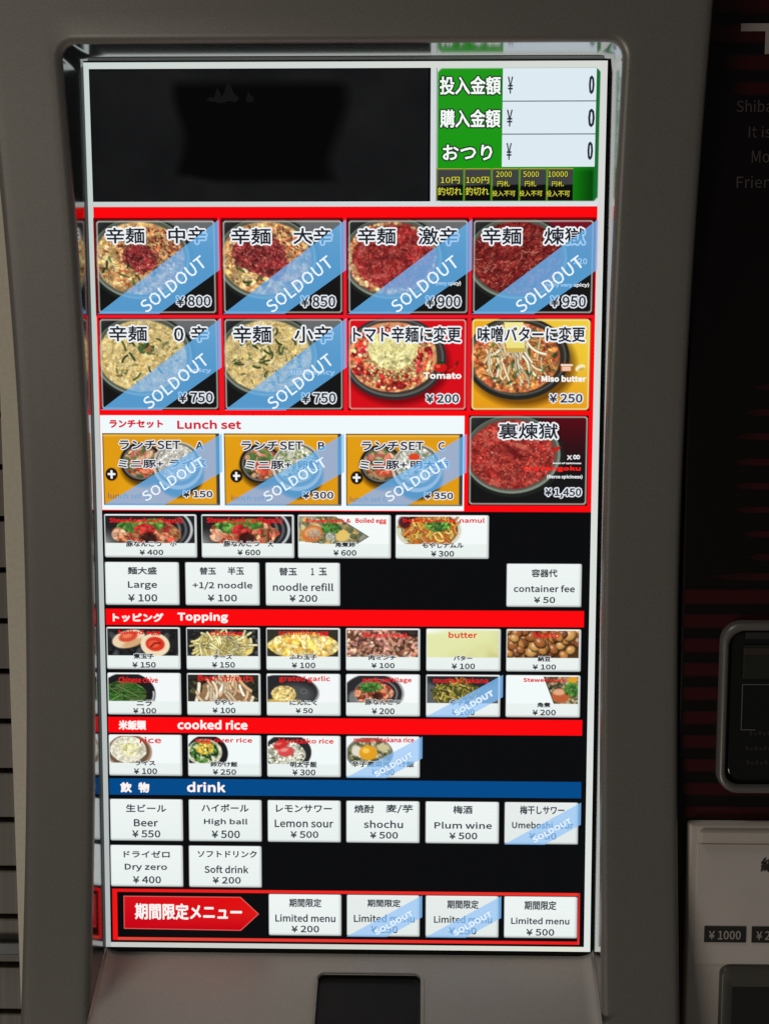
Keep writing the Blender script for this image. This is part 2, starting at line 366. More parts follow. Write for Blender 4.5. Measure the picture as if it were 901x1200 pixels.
 'H4': [('期間限定', 'k', 933, 1804, 1004, 1825),('Limited menu', 'k', 904, 1842, 1033, 1858),('¥500', 'k', 938, 1868, 1000, 1884)],
 'LH': [('ランチセット', 'c', 32, 740, 148, 758),('Lunch set', 'c', 178, 740, 316, 760)],
 'P1': [('投入金額', 'n', 736, 30, 862, 67),('¥', 'y', 876, 31, 887, 65),('0', 'z', 1042, 29, 1054, 67)],
 'P2': [('購入金額', 'n', 737, 96, 862, 133),('¥', 'y', 875, 97, 887, 131),('0', 'z', 1042, 95, 1056, 133)],
 'P3': [('おつり', 'n', 743, 167, 846, 199),('¥', 'y', 875, 164, 886, 198),('0', 'z', 1042, 161, 1054, 199)],
 'K1': [('10円', 'e', 739, 232, 779, 246),('釣切れ', 'e', 733, 253, 784, 270)],
 'K2': [('100円', 'e', 792, 232, 840, 246),('釣切れ', 'e', 791, 253, 840, 270)],
 'K3': [('2000', 'e', 854, 221, 887, 233),('円札', 'e', 857, 240, 883, 252),('投入不可', 'e', 846, 260, 895, 272)],
 'K4': [('5000', 'e', 910, 221, 943, 233),('円札', 'e', 914, 240, 938, 252),('投入不可', 'e', 902, 260, 951, 272)],
 'K5': [('10000', 'e', 962, 221, 1003, 233),('円札', 'e', 970, 241, 995, 252),('投入不可', 'e', 958, 260, 1008, 273)],
}
# ------------------------------------------------------------------ lettering
_tc = {}
try:                                              # the plain sans that ships with Blender; the built-in face if it is absent
    import os
    SANS = bpy.data.fonts.load(os.path.join(bpy.utils.system_resource('DATAFILES'), 'fonts', 'Noto Sans CJK Regular.woff2'))
except Exception:
    SANS = None
def glyphs(s):
    if s in _tc: return _tc[s]
    cu = bpy.data.curves.new('t', 'FONT'); cu.body = s.replace('¥', '¥ ') if len(s) > 2 and SANS and s[1] != '1,' else s; cu.resolution_u = 2; cu.fill_mode = 'FRONT'
    if SANS and any(ord(c) < 0x250 for c in s): cu.font = SANS
    ob = bpy.data.objects.new('t', cu)
    me = bpy.data.meshes.new_from_object(ob)
    bm = bmesh.new(); bm.from_mesh(me); bmesh.ops.triangulate(bm, faces=bm.faces[:])
    V = np.array([v.co[:2] for v in bm.verts]); F = np.array([[v.index for v in f.verts] for f in bm.faces])
    bm.free(); bpy.data.objects.remove(ob); bpy.data.meshes.remove(me); bpy.data.curves.remove(cu)
    lo, hi = V.min(0), V.max(0)
    V = (V - lo) / np.maximum(hi - lo, 1e-6)
    _tc[s] = (V, F); return _tc[s]
DARK = rgb(38, 42, 54); WHITE = rgb(244, 248, 250)
# style: fill colour, boldness (display px), halo colour, halo radius
STY = {'o': (rgb(34, 37, 48), 0.75, rgb(240, 244, 248), 4.2), 'p': (rgb(44, 48, 58), 0.7, rgb(226, 232, 238), 3.4),
       'w': (rgb(232, 236, 240), 0.5, None, 0), 'b': (rgb(250, 248, 244), 1.0, rgb(110, 40, 30), 1.0),
       'r': (rgb(226, 32, 34), 0.6, None, 0), 'u': (rgb(250, 34, 28), 1.0, None, 0), 'l': (rgb(40, 44, 58), 0.7, rgb(236, 238, 240), 2.8),
       'k': (rgb(58, 64, 72), 0.6, None, 0), 'j': (rgb(44, 48, 54), 0.55, rgb(228, 234, 232), 1.5),
       'h': (rgb(252, 244, 242), 1.2, None, 0), 'c': (rgb(214, 38, 56), 1.1, None, 0),
       'n': (rgb(244, 250, 246), 0.9, rgb(22, 50, 24), 3.6), 'y': (rgb(46, 52, 62), 0.5, None, 0),
       'z': (rgb(40, 46, 58), 1.4, None, 0), 'e': (rgb(228, 226, 70), 0.25, rgb(30, 34, 10), 1.2), 'g': (rgb(70, 80, 100), 0.2, None, 0),
       's': (rgb(240, 248, 255), 0.35, None, 0), 't': (rgb(236, 246, 255), 0.8, rgb(150, 195, 236), 2.0)}
def ringoff(r, n): return [(r * math.cos(6.2832 * k / n), r * math.sin(6.2832 * k / n)) for k in range(n)]
def lettering(name, s, sty, box4, layer, parent, rot=None):
    """s drawn to fill box4 = (u0, v0, u1, v1); rot = (cu, cv, angle) turns it about that point afterwards"""
    V, F = glyphs(s)
    fill, bold, halo, hr = STY[sty]
    u0, v0, u1, v1 = box4
    allV = []; allF = []; cols = []; lay = []
    def put(offs, col, l0, shrink):
        nonlocal allV
        for i, (du, dv) in enumerate(offs):
            b = sum(len(a) for a in allV)
            U = u0 + shrink + V[:, 0] * (u1 - u0 - 2 * shrink) + du
            W_ = v1 - shrink - V[:, 1] * (v1 - v0 - 2 * shrink) + dv
            allV.append(np.stack([U, W_], 1)); allF.append(F + b)
            cols.append(np.tile(col, (len(V), 1))); lay.append(np.full(len(V), l0 + 0.04 * i))
    if halo is not None:
        put(ringoff(hr, 10), halo, layer, bold)
    put(ringoff(bold, 5) if bold > 0.3 else [(0, 0)], fill, layer + 1, bold)
    P = np.concatenate(allV); Lr = np.concatenate(lay)
    if rot:
        cu, cv, a = rot; ca, sa = math.cos(a), math.sin(a)
        d = P - (cu, cv); P = np.stack([cu + d[:, 0] * ca + d[:, 1] * sa, cv - d[:, 0] * sa + d[:, 1] * ca], 1)
    me = mesh_arrays(name, SP(P[:, 0], P[:, 1], Lr), tris=np.concatenate(allF))
    set_col(me, np.concatenate(cols))
    return link(name, me, parent, M_SCREEN)

# ------------------------------------------------------------------ drawn pictures shown on the display
class Pic:
    def __init__(s, w, h, step=1.5, bg=(0, 0, 0), seed=1):
        s.w, s.h = w, h; s.nx = int(w / step) + 1; s.ny = int(h / step) + 1
        s.x = np.linspace(0, w, s.nx); s.y = np.linspace(0, h, s.ny)
        s.X, s.Y = np.meshgrid(s.x, s.y); s.st = w / (s.nx - 1)
        s.a = np.tile(np.array(bg, dtype=float), (s.ny, s.nx, 1)); s.r = np.random.RandomState(seed)
    def mix(s, m, col):
        m = np.clip(m, 0, 1)[..., None]; s.a = s.a * (1 - m) + np.asarray(col) * m
    def noise(s, size, octv=3):
        out = np.zeros_like(s.X); amp = 1; tot = 0
        for o in range(octv):
            gx, gy = int(s.w / size) + 3, int(s.h / size) + 3
            g = s.r.rand(gy, gx); fx = s.X / size; fy = s.Y / size
            ix = fx.astype(int); iy = fy.astype(int); tx = fx - ix; ty = fy - iy
            tx = tx * tx * (3 - 2 * tx); ty = ty * ty * (3 - 2 * ty)
            n = (g[iy, ix] * (1 - tx) + g[iy, ix + 1] * tx) * (1 - ty) + (g[iy + 1, ix] * (1 - tx) + g[iy + 1, ix + 1] * tx) * ty
            out += n * amp; tot += amp; amp *= 0.6; size = max(size / 2, s.st)
        return out / tot
    def emask(s, cx, cy, rx, ry, rot=0, soft=1.5, wob=0):
        ca, sa = math.cos(rot), math.sin(rot); dx = s.X - cx; dy = s.Y - cy
        u = (dx * ca + dy * sa) / rx; v = (-dx * sa + dy * ca) / ry
        d = np.sqrt(u * u + v * v) + 1e-6
        if wob: d = d + (s.noise(14, 2) - 0.5) * wob
        return np.clip((1 - d) * min(rx, ry) / soft + 0.5, 0, 1)
    def ell(s, cx, cy, rx, ry, col, rot=0, soft=1.5, alpha=1.0, clip=None):
        R_ = max(rx, ry) + 3
        i0 = max(0, int((cy - R_) / s.h * (s.ny - 1))); i1 = min(s.ny, int((cy + R_) / s.h * (s.ny - 1)) + 2)
        j0 = max(0, int((cx - R_) / s.w * (s.nx - 1))); j1 = min(s.nx, int((cx + R_) / s.w * (s.nx - 1)) + 2)
        if i1 <= i0 or j1 <= j0: return
        ca, sa = math.cos(rot), math.sin(rot); dx = s.X[i0:i1, j0:j1] - cx; dy = s.Y[i0:i1, j0:j1] - cy
        u = (dx * ca + dy * sa) / rx; v = (-dx * sa + dy * ca) / ry
        m = np.clip((1 - np.sqrt(u * u + v * v)) * min(rx, ry) / soft + 0.5, 0, 1) * alpha
        if clip is not None: m = m * clip[i0:i1, j0:j1]
        s.a[i0:i1, j0:j1] = s.a[i0:i1, j0:j1] * (1 - m[..., None]) + np.asarray(col) * m[..., None]
    def bits(s, n, clip, pal, size=(2, 5), elong=1.0, light=True, ang=None):
        ys, xs = np.nonzero(clip > 0.5)
        if len(ys) == 0: return
        for k in range(n):
            i = s.r.randint(len(ys)); cx, cy = s.x[xs[i]], s.y[ys[i]]
            c = np.array(pal[s.r.randint(len(pal))]) * (0.8 + 0.4 * s.r.rand())
            r0 = size[0] + (size[1] - size[0]) * s.r.rand(); a = s.r.rand() * 3.14 if ang is None else ang + (s.r.rand() - .5) * 0.9
            if light: s.ell(cx + .6, cy + .9, r0 * elong + .5, r0 + .5, c * 0.5, a, alpha=0.5, clip=clip)
            s.ell(cx, cy, r0 * elong, r0, c, a, clip=clip)
            if light and r0 > 2.4: s.ell(cx - r0 * .2, cy - r0 * .3, r0 * elong * .6, r0 * .4, c * 0.7 + 0.3, a + .3, soft=r0 * .8, alpha=0.4, clip=clip)
    def tone(s, m, size, amt):
        n = s.noise(size, 3); k = 1 + (n - .5) * 2 * amt * 1.8
        s.a = s.a * (1 - m[..., None]) + np.clip(s.a * k[..., None], 0, 1) * m[..., None]
    def strand(s, pts, wd, col, clip=None):
        p = np.array(pts, float); lo = p.min(0) - wd - 2; hi = p.max(0) + wd + 2
        i0 = max(0, int(lo[1] / s.h * (s.ny - 1))); i1 = min(s.ny, int(hi[1] / s.h * (s.ny - 1)) + 2)
        j0 = max(0, int(lo[0] / s.w * (s.nx - 1))); j1 = min(s.nx, int(hi[0] / s.w * (s.nx - 1)) + 2)
        if i1 <= i0 or j1 <= j0: return
        X, Y = s.X[i0:i1, j0:j1], s.Y[i0:i1, j0:j1]; ds = np.full(X.shape, 1e9)
        for k in range(len(p) - 1):
            a, b = p[k], p[k + 1]; d = b - a; L2 = d @ d + 1e-9
            t = np.clip(((X - a[0]) * d[0] + (Y - a[1]) * d[1]) / L2, 0, 1)
            ds = np.minimum(ds, np.hypot(X - a[0] - t * d[0], Y - a[1] - t * d[1]))
        m = np.clip(wd / 2 - ds + 0.6, 0, 1); sh = np.clip(wd / 2 + 1.4 - ds, 0, 1) * 0.4
        if clip is not None: m = m * clip[i0:i1, j0:j1]; sh = sh * clip[i0:i1, j0:j1]
        A = s.a[i0:i1, j0:j1]; A = A * (1 - sh[..., None] * (1 - m[..., None]))
        sd = np.clip(1.08 - 0.30 * ds / (wd / 2 + .01), .6, 1.1)
        s.a[i0:i1, j0:j1] = A * (1 - m[..., None]) + np.clip(np.asarray(col) * sd[..., None], 0, 1) * m[..., None]
    def strands(s, n, clip, pal, ln, wd, ang=None, curl=0.5, free=False):
        ys, xs = np.nonzero(clip > 0.5)
        for k in range(n):
            i = s.r.randint(len(ys)); x, y = s.x[xs[i]], s.y[ys[i]]
            a = (s.r.rand() * 6.28) if ang is None else ang + (s.r.rand() - .5) * 1.5
            L_ = ln * (0.6 + 0.8 * s.r.rand()); pts = []; x -= math.cos(a) * L_ / 2; y -= math.sin(a) * L_ / 2; cv = (s.r.rand() - .5) * curl
            for q in range(6):
                pts.append((x, y)); x += math.cos(a) * L_ / 5; y += math.sin(a) * L_ / 5; a += cv
            c = np.array(pal[s.r.randint(len(pal))]) * (0.85 + 0.25 * s.r.rand())
            s.strand(pts, wd * (0.8 + 0.4 * s.r.rand()), c, None if free else clip)
    def frame(s, light=rgb(190, 190, 178), dark=rgb(30, 24, 24), outside=None):
        """pale bevelled edge with rounded corners"""
        x, y = s.X, s.Y; r = 9
        def inset(d):
            qx = np.maximum(np.abs(x - s.w / 2) - (s.w / 2 - d - r), 0); qy = np.maximum(np.abs(y - s.h / 2) - (s.h / 2 - d - r), 0)
            return r - np.hypot(qx, qy)
        d1 = inset(1.0); s.mix(np.clip(3.4 - np.abs(d1 - 2.2) * 2.0, 0, 1) * 0.85, light)
        s.mix(np.clip(0.7 - d1 * 0.8, 0, 1), outside if outside is not None else dark)
    def put(s, name, u, v, layer, parent):
        return link(name, grid_mesh(name, u, u + s.w, v, v + s.h, s.nx, s.ny, layer, img=s.a), parent, M_SCREEN)

BK = rgb(20, 20, 21)
YEL = [rgb(226, 196, 122), rgb(236, 212, 150), rgb(206, 168, 92), rgb(240, 222, 172), rgb(214, 180, 110)]
ORG = [rgb(222, 156, 96), rgb(232, 184, 120), rgb(206, 122, 76), rgb(196, 90, 60), rgb(238, 204, 140)]
REDS = [rgb(150, 44, 42), rgb(126, 32, 34), rgb(178, 72, 64), rgb(104, 24, 28), rgb(190, 100, 88)]
DRED = [rgb(132, 36, 34), rgb(100, 24, 26), rgb(184, 78, 66), rgb(90, 20, 22), rgb(206, 120, 100)]
GRN = [rgb(60, 88, 44), rgb(84, 112, 58), rgb(44, 70, 38)]

def bowl_pic(w, h, kind, seed):
    p = Pic(w, h, 1.5, BK, seed)
    tr = {'rengoku': rgb(116, 16, 34), 'ura': rgb(80, 10, 20)}.get(kind, rgb(104, 106, 108))
    fade = np.clip(1.15 - p.Y / h * 1.9, 0, 1) * np.clip((p.X - 110) / 60, 0, 1)
    p.mix(fade, tr); p.mix(np.clip(1 - p.X / 60, 0, 1) * np.clip(1 - p.Y / 60, 0, 1) * .7, rgb(70, 74, 74))
    if kind == 'ura': cx, cy, rx, ry = 92, 84, 92, 74
    else: cx, cy, rx, ry = 92, 80, 94, 75
    p.mix(p.emask(cx + 3, cy + 3, rx + 18, ry + 15, soft=2), rgb(28, 33, 30))
    p.mix(p.emask(cx + 1, cy, rx + 11, ry + 10, soft=2), rgb(132, 142, 128))
    p.mix(p.emask(cx, cy - 2, rx + 7, ry + 7, soft=3), rgb(84, 88, 76))
    soup = p.emask(cx, cy, rx, ry, soft=4, wob=0.03)
    base = {'mid': ORG, 'big': ORG, 'geki': REDS, 'rengoku': DRED, 'ura': REDS, 'zero': YEL, 'small': YEL}[kind]
    p.mix(soup, np.array(base[0]) * .8)
    if kind in ('zero', 'small'):
        p.mix(soup, rgb(222, 198, 128)); p.bits(900, soup, YEL, (1.2, 2.6), 2.2); p.strands(90, soup, YEL, 16, 2.2, curl=.9); p.strands(16 if kind == 'zero' else 34, p.emask(cx, cy, rx * .85, ry * .85), GRN, 15, 3.0, curl=.5); p.tone(soup, 10, .22); p.bits(500, soup, YEL, (.8, 1.6), 1.8, light=False); p.mix(soup * .28, rgb(228, 206, 142)); p.strands(10 if kind == 'zero' else 26, p.emask(cx, cy, rx * .8, ry * .8), GRN, 15, 3.2, curl=.5)
        if kind == 'zero': p.bits(26, p.emask(100, 62, 18, 14), GRN + [rgb(150, 100, 60)], (2, 3.5), 2)
    elif kind in ('mid', 'big'):
        p.mix(soup, rgb(222, 176, 116)); p.bits(900, soup, YEL + ORG, (1.2, 2.8), 2.0); p.strands(70, soup, YEL + ORG, 14, 2.2, curl=.9); p.strands(14, p.emask(cx - 24, cy + 22, rx * .65, ry * .5), GRN, 14, 3.4, curl=.5); p.bits(420, p.emask(cx + 20, cy - 20, rx * .75, ry * .6), ORG + REDS, (.9, 2.0), 1.2); p.tone(soup, 11, .30)
        m = p.emask(93, 80, 36, 27, .3, soft=7, wob=.5) if kind == 'mid' else p.emask(84, 76, 60, 42, .35, soft=8, wob=.5)
        p.mix(m * .9, rgb(128, 44, 44)); p.bits(420 if kind == 'mid' else 950, m, [rgb(150, 44, 48), rgb(176, 72, 70), rgb(120, 32, 38), rgb(196, 108, 96)], (.7, 1.5), 1.8)
        p.tone(m, 8, .35)
    else:
        pal = {'geki': REDS, 'rengoku': DRED, 'ura': [rgb(160, 48, 42), rgb(182, 70, 58), rgb(132, 34, 32), rgb(196, 98, 80)]}[kind]
        edge = np.clip(soup - p.emask(cx + 4, cy - 4, rx * .9, ry * .88, soft=8), 0, 1)
        p.mix(soup, np.array(pal[0]) * .92); p.bits(1500, soup, pal, (.8, 1.5), 1.8, light=False, ang=-.5); p.mix(soup * .25, pal[0]); p.tone(soup, 4, .30); p.tone(soup, 26, .16)
        if kind == 'rengoku': p.strands(160, soup, DRED, 12, 2, ang=-.6, curl=.5)
        if kind == 'ura': p.bits(160, soup, [rgb(214, 128, 104), rgb(196, 96, 80)], (.7, 1.3), 1.5, light=False)
        if kind == 'geki': p.bits(240, edge, YEL + ORG, (1.5, 4), 1.3)
        n = p.noise(9, 3)
        p.mix(soup * np.clip((n - .56) * 2, 0, .3), rgb(226, 150, 130) if kind != 'rengoku' else rgb(180, 90, 70))
        p.mix(soup * np.clip((.42 - n) * 2, 0, .3), rgb(92, 16, 20))
        if kind == 'ura':
            p.mix(p.emask(96, 78, 26, 6, .65, soft=5) * .7, rgb(84, 14, 18)); p.mix(p.emask(112, 66, 18, 5, .3, soft=4) * .6, rgb(228, 132, 108))
    return p

def tomato_pic(w, h):
    p = Pic(w, h, 1.5, rgb(214, 12, 24), 5)
    cx, cy = 98, 84
    p.mix(p.emask(cx + 6, cy + 12, 112, 88, soft=14) * .6, rgb(70, 0, 6))
    p.mix(p.emask(cx, cy, 110, 88, soft=2), rgb(44, 44, 46)); p.mix(p.emask(cx, cy - 1, 105, 83, soft=2), rgb(96, 96, 92)); p.mix(p.emask(cx, cy - 2, 101, 79, soft=2), rgb(60, 54, 50))
    soup = p.emask(cx - 4, cy - 2, 94, 74, soft=3, wob=.03); p.mix(soup, rgb(224, 150, 100))
    p.bits(260, soup, ORG, (2, 5), 1.2)
    rg = np.clip(p.emask(cx - 6, cy, 88, 68, wob=.2) - p.emask(cx - 4, cy - 12, 50, 40, wob=.2), 0, 1)
    p.bits(190, rg, [rgb(196, 36, 30), rgb(216, 60, 44), rgb(168, 24, 24), rgb(226, 110, 70), rgb(206, 44, 60)], (2, 5.5), 1.7); p.tone(rg, 6, .35)
    p.bits(40, rg, YEL, (2, 4), 1.3)
    p.bits(260, p.emask(cx - 4, cy + 14, 54, 36, wob=.3), [rgb(222, 200, 128), rgb(200, 170, 104), rgb(236, 222, 160)], (1, 2.4), 1.2)
    ch = p.emask(cx - 4, cy - 18, 55, 40, soft=3, wob=.3); p.mix(ch, rgb(230, 220, 150)); p.tone(ch, 12, .14); p.bits(420, ch, [rgb(240, 232, 170), rgb(226, 214, 140), rgb(246, 240, 190), rgb(214, 198, 124)], (.8, 1.8), 1.3, light=False); p.tone(np.clip(p.emask(cx - 4, cy + 8, 54, 22, soft=14), 0, 1) * ch, 5, .3)
    p.mix(p.emask(196, 104, 14, 10), rgb(206, 24, 22)); p.mix(p.emask(191, 101, 5, 3.5), rgb(236, 90, 70)); p.strands(7, p.emask(198, 94, 8, 3), [rgb(44, 84, 30)], 9, 2)
    p.strand([(214, 110), (224, 106), (230, 97)], 6, rgb(206, 30, 20)); p.strand([(230, 97), (233, 91)], 2.4, rgb(70, 40, 20))
    return p
def miso_pic(w, h):
    p = Pic(w, h, 1.5, rgb(236, 170, 30), 6)
    p.mix(np.clip(p.X / w * 1.2 - p.Y / h * .9, 0, 1) * .8, rgb(240, 214, 70)); p.mix(np.clip(p.Y / h - .5, 0, 1), rgb(224, 140, 18))
    cx, cy = 98, 84
    p.mix(p.emask(cx + 10, cy + 14, 112, 88, soft=16) * .75, rgb(80, 46, 4))
    p.mix(p.emask(cx, cy, 110, 88, soft=2), rgb(36, 38, 36)); p.mix(p.emask(cx, cy - 2, 103, 81, soft=2), rgb(84, 84, 76)); p.mix(p.emask(cx, cy - 2, 99, 77, soft=2), rgb(50, 44, 36))
    soup = p.emask(cx - 4, cy - 1, 93, 74, soft=3, wob=.03); p.mix(soup, rgb(206, 120, 62))
    p.bits(520, soup, [rgb(214, 130, 62), rgb(196, 96, 56), rgb(228, 160, 84), rgb(170, 76, 48), rgb(222, 140, 90)], (2, 5.5), 1.3)
    p.tone(soup, 7, .3); p.strands(34, p.emask(cx - 4, cy, 84, 62), [rgb(230, 184, 110), rgb(214, 150, 84)], 34, 4, curl=.8)
    p.strands(44, p.emask(cx - 2, cy + 6, 64, 38), [rgb(242, 222, 176), rgb(232, 200, 148), rgb(248, 236, 202)], 40, 5.0, ang=1.35, curl=.45, free=True)
    p.bits(24, soup, GRN, (1.5, 2.5), 3)
    q = (np.abs(p.X - 93 - (p.Y - 50) * .1) < 20) * (p.Y > 8) * (p.Y < 72); p.mix(q * 1.0, rgb(238, 226, 130)); p.mix(q * (p.Y > 62), rgb(206, 176, 84)); p.mix(q * (p.Y < 40) * .6, rgb(246, 238, 170))
    q = (np.abs(p.X - 202) < 12) * (np.abs(p.Y - 104) < 8.5); p.mix(q, rgb(196, 104, 60)); p.mix((np.abs(p.X - 202) < 9) * (np.abs(p.Y - 106) < 4.5), rgb(240, 200, 170)); p.mix((np.abs(p.X - 202) < 13) * (np.abs(p.Y - 98) < 1.6), rgb(250, 240, 220))
    p.mix(p.emask(231, 104, 11, 6.5, -.4), rgb(246, 236, 190)); p.mix(p.emask(233, 107, 7, 3, -.4), rgb(206, 170, 80))
    return p
def lunch_pic(w, h, k):
    p = Pic(w, h, 1.5, rgb(228, 160, 18), 20 + k)
    p.mix(p.noise(60, 1) * .25, rgb(200, 130, 20))
    u = {0: (0, 0), 1: (-4, 3), 2: (-8, 4)}[k]
    cx, cy = 82 + u[0], 62 + u[1]
    p.mix(p.emask(cx + 6, cy + 8, 50, 46, soft=12) * .8, rgb(60, 36, 2))
    p.mix(p.emask(cx, cy, 45, 42, soft=2), rgb(26, 26, 26)); p.mix(p.emask(cx + 1, cy + 1, 41, 37, soft=2), rgb(110, 108, 100)); m = p.emask(cx + 2, cy, 38, 34, soft=2); p.mix(m, rgb(60, 52, 40))
    p.bits(150, m, [rgb(70, 90, 50), rgb(200, 150, 110), rgb(150, 120, 80), rgb(190, 70, 50)], (2, 5), 1.6)
    p.bits(40, p.emask(cx, cy - 16, 28, 14), [rgb(226, 176, 140), rgb(206, 110, 90), rgb(90, 130, 60)], (2.5, 5), 2); p.bits(30, p.emask(cx + 10, cy + 12, 22, 14), [rgb(206, 70, 46), rgb(226, 130, 90)], (2, 5), 2)
    cx, cy = 160 - k * 5, 58 + k * 2
    p.mix(p.emask(cx + 4, cy + 30, 52, 50, soft=10) * .9, rgb(24, 20, 14))
    p.mix(p.emask(cx + 2, cy + 12, 54, 52, soft=2), rgb(206, 200, 186)); p.mix(p.emask(cx + 2, cy + 9, 49, 46, soft=2), rgb(108, 100, 88)); m = p.emask(cx, cy + 6, 43, 40, soft=2); p.mix(m, rgb(206, 202, 190))
    pal = [[rgb(226, 224, 214), rgb(206, 200, 186)], [rgb(206, 206, 170), rgb(110, 140, 60), rgb(232, 230, 210)], [rgb(222, 222, 206), rgb(120, 140, 110), rgb(236, 236, 226)]][k]
    p.bits(300, m, pal, (1.5, 3), 1.4)
    if k == 2: p.ell(cx - 4, cy - 12, 12, 8, rgb(220, 70, 36))
    # round badge with a plus sign
    bx, by = [(18, 89), (26, 92), (23, 95)][k]
    p.ell(bx, by, 13, 14, rgb(24, 18, 14)); p.mix((np.abs(p.X - bx) < 8) * (np.abs(p.Y - by) < 2.1) * 1.0, rgb(246, 246, 246)); p.mix((np.abs(p.X - bx) < 2.1) * (np.abs(p.Y - by) < 9) * 1.0, rgb(246, 246, 246))
    x, y = p.X, p.Y
    p.mix(np.clip(2.5 - y, 0, 1) * .8, rgb(70, 60, 50)); p.mix(np.clip(2.5 - x, 0, 1) * .8, rgb(70, 60, 50))
    p.mix(np.clip(2 - np.abs(y - 5), 0, 1) * .5, rgb(240, 215, 150)); p.mix(np.clip(x - (w - 8), 0, 1), rgb(60, 60, 66)); p.mix(np.clip(y - (h - 4), 0, 1) * .8, rgb(120, 120, 110))
    return p

def white_button(w, h, top=0, seed=3, dim=1.0, step=1.9):
    """pale bevelled key; top: rows of the picture area above it"""
    p = Pic(w, h, step, np.array(rgb(238, 245, 243)) * dim, seed)
    x, y = p.X, p.Y
    p.mix(np.clip(y / h - .3, 0, 1) * .25, rgb(214, 224, 222)); p.mix((np.sin(y * 1.3) > .3) * .05, rgb(190, 205, 200))
    p.mix(np.clip(1 - y / 4.5, 0, 1), rgb(252, 254, 252)); p.mix(np.clip(1 - (h - y) / 6, 0, 1), rgb(166, 172, 170))
    p.mix(np.clip(1 - (w - x) / 7, 0, 1) * .9, rgb(176, 182, 180)); p.mix(np.clip(1 - x / 4, 0, 1) * .6, rgb(206, 214, 212))
    return p
def corner(p, bgc):
    r = 5
    qx = np.maximum(np.abs(p.X - p.w / 2) - (p.w / 2 - r), 0); qy = np.maximum(np.abs(p.Y - p.h / 2) - (p.h / 2 - r), 0)
    p.mix(np.clip(np.hypot(qx, qy) - r + 1, 0, 1), bgc)

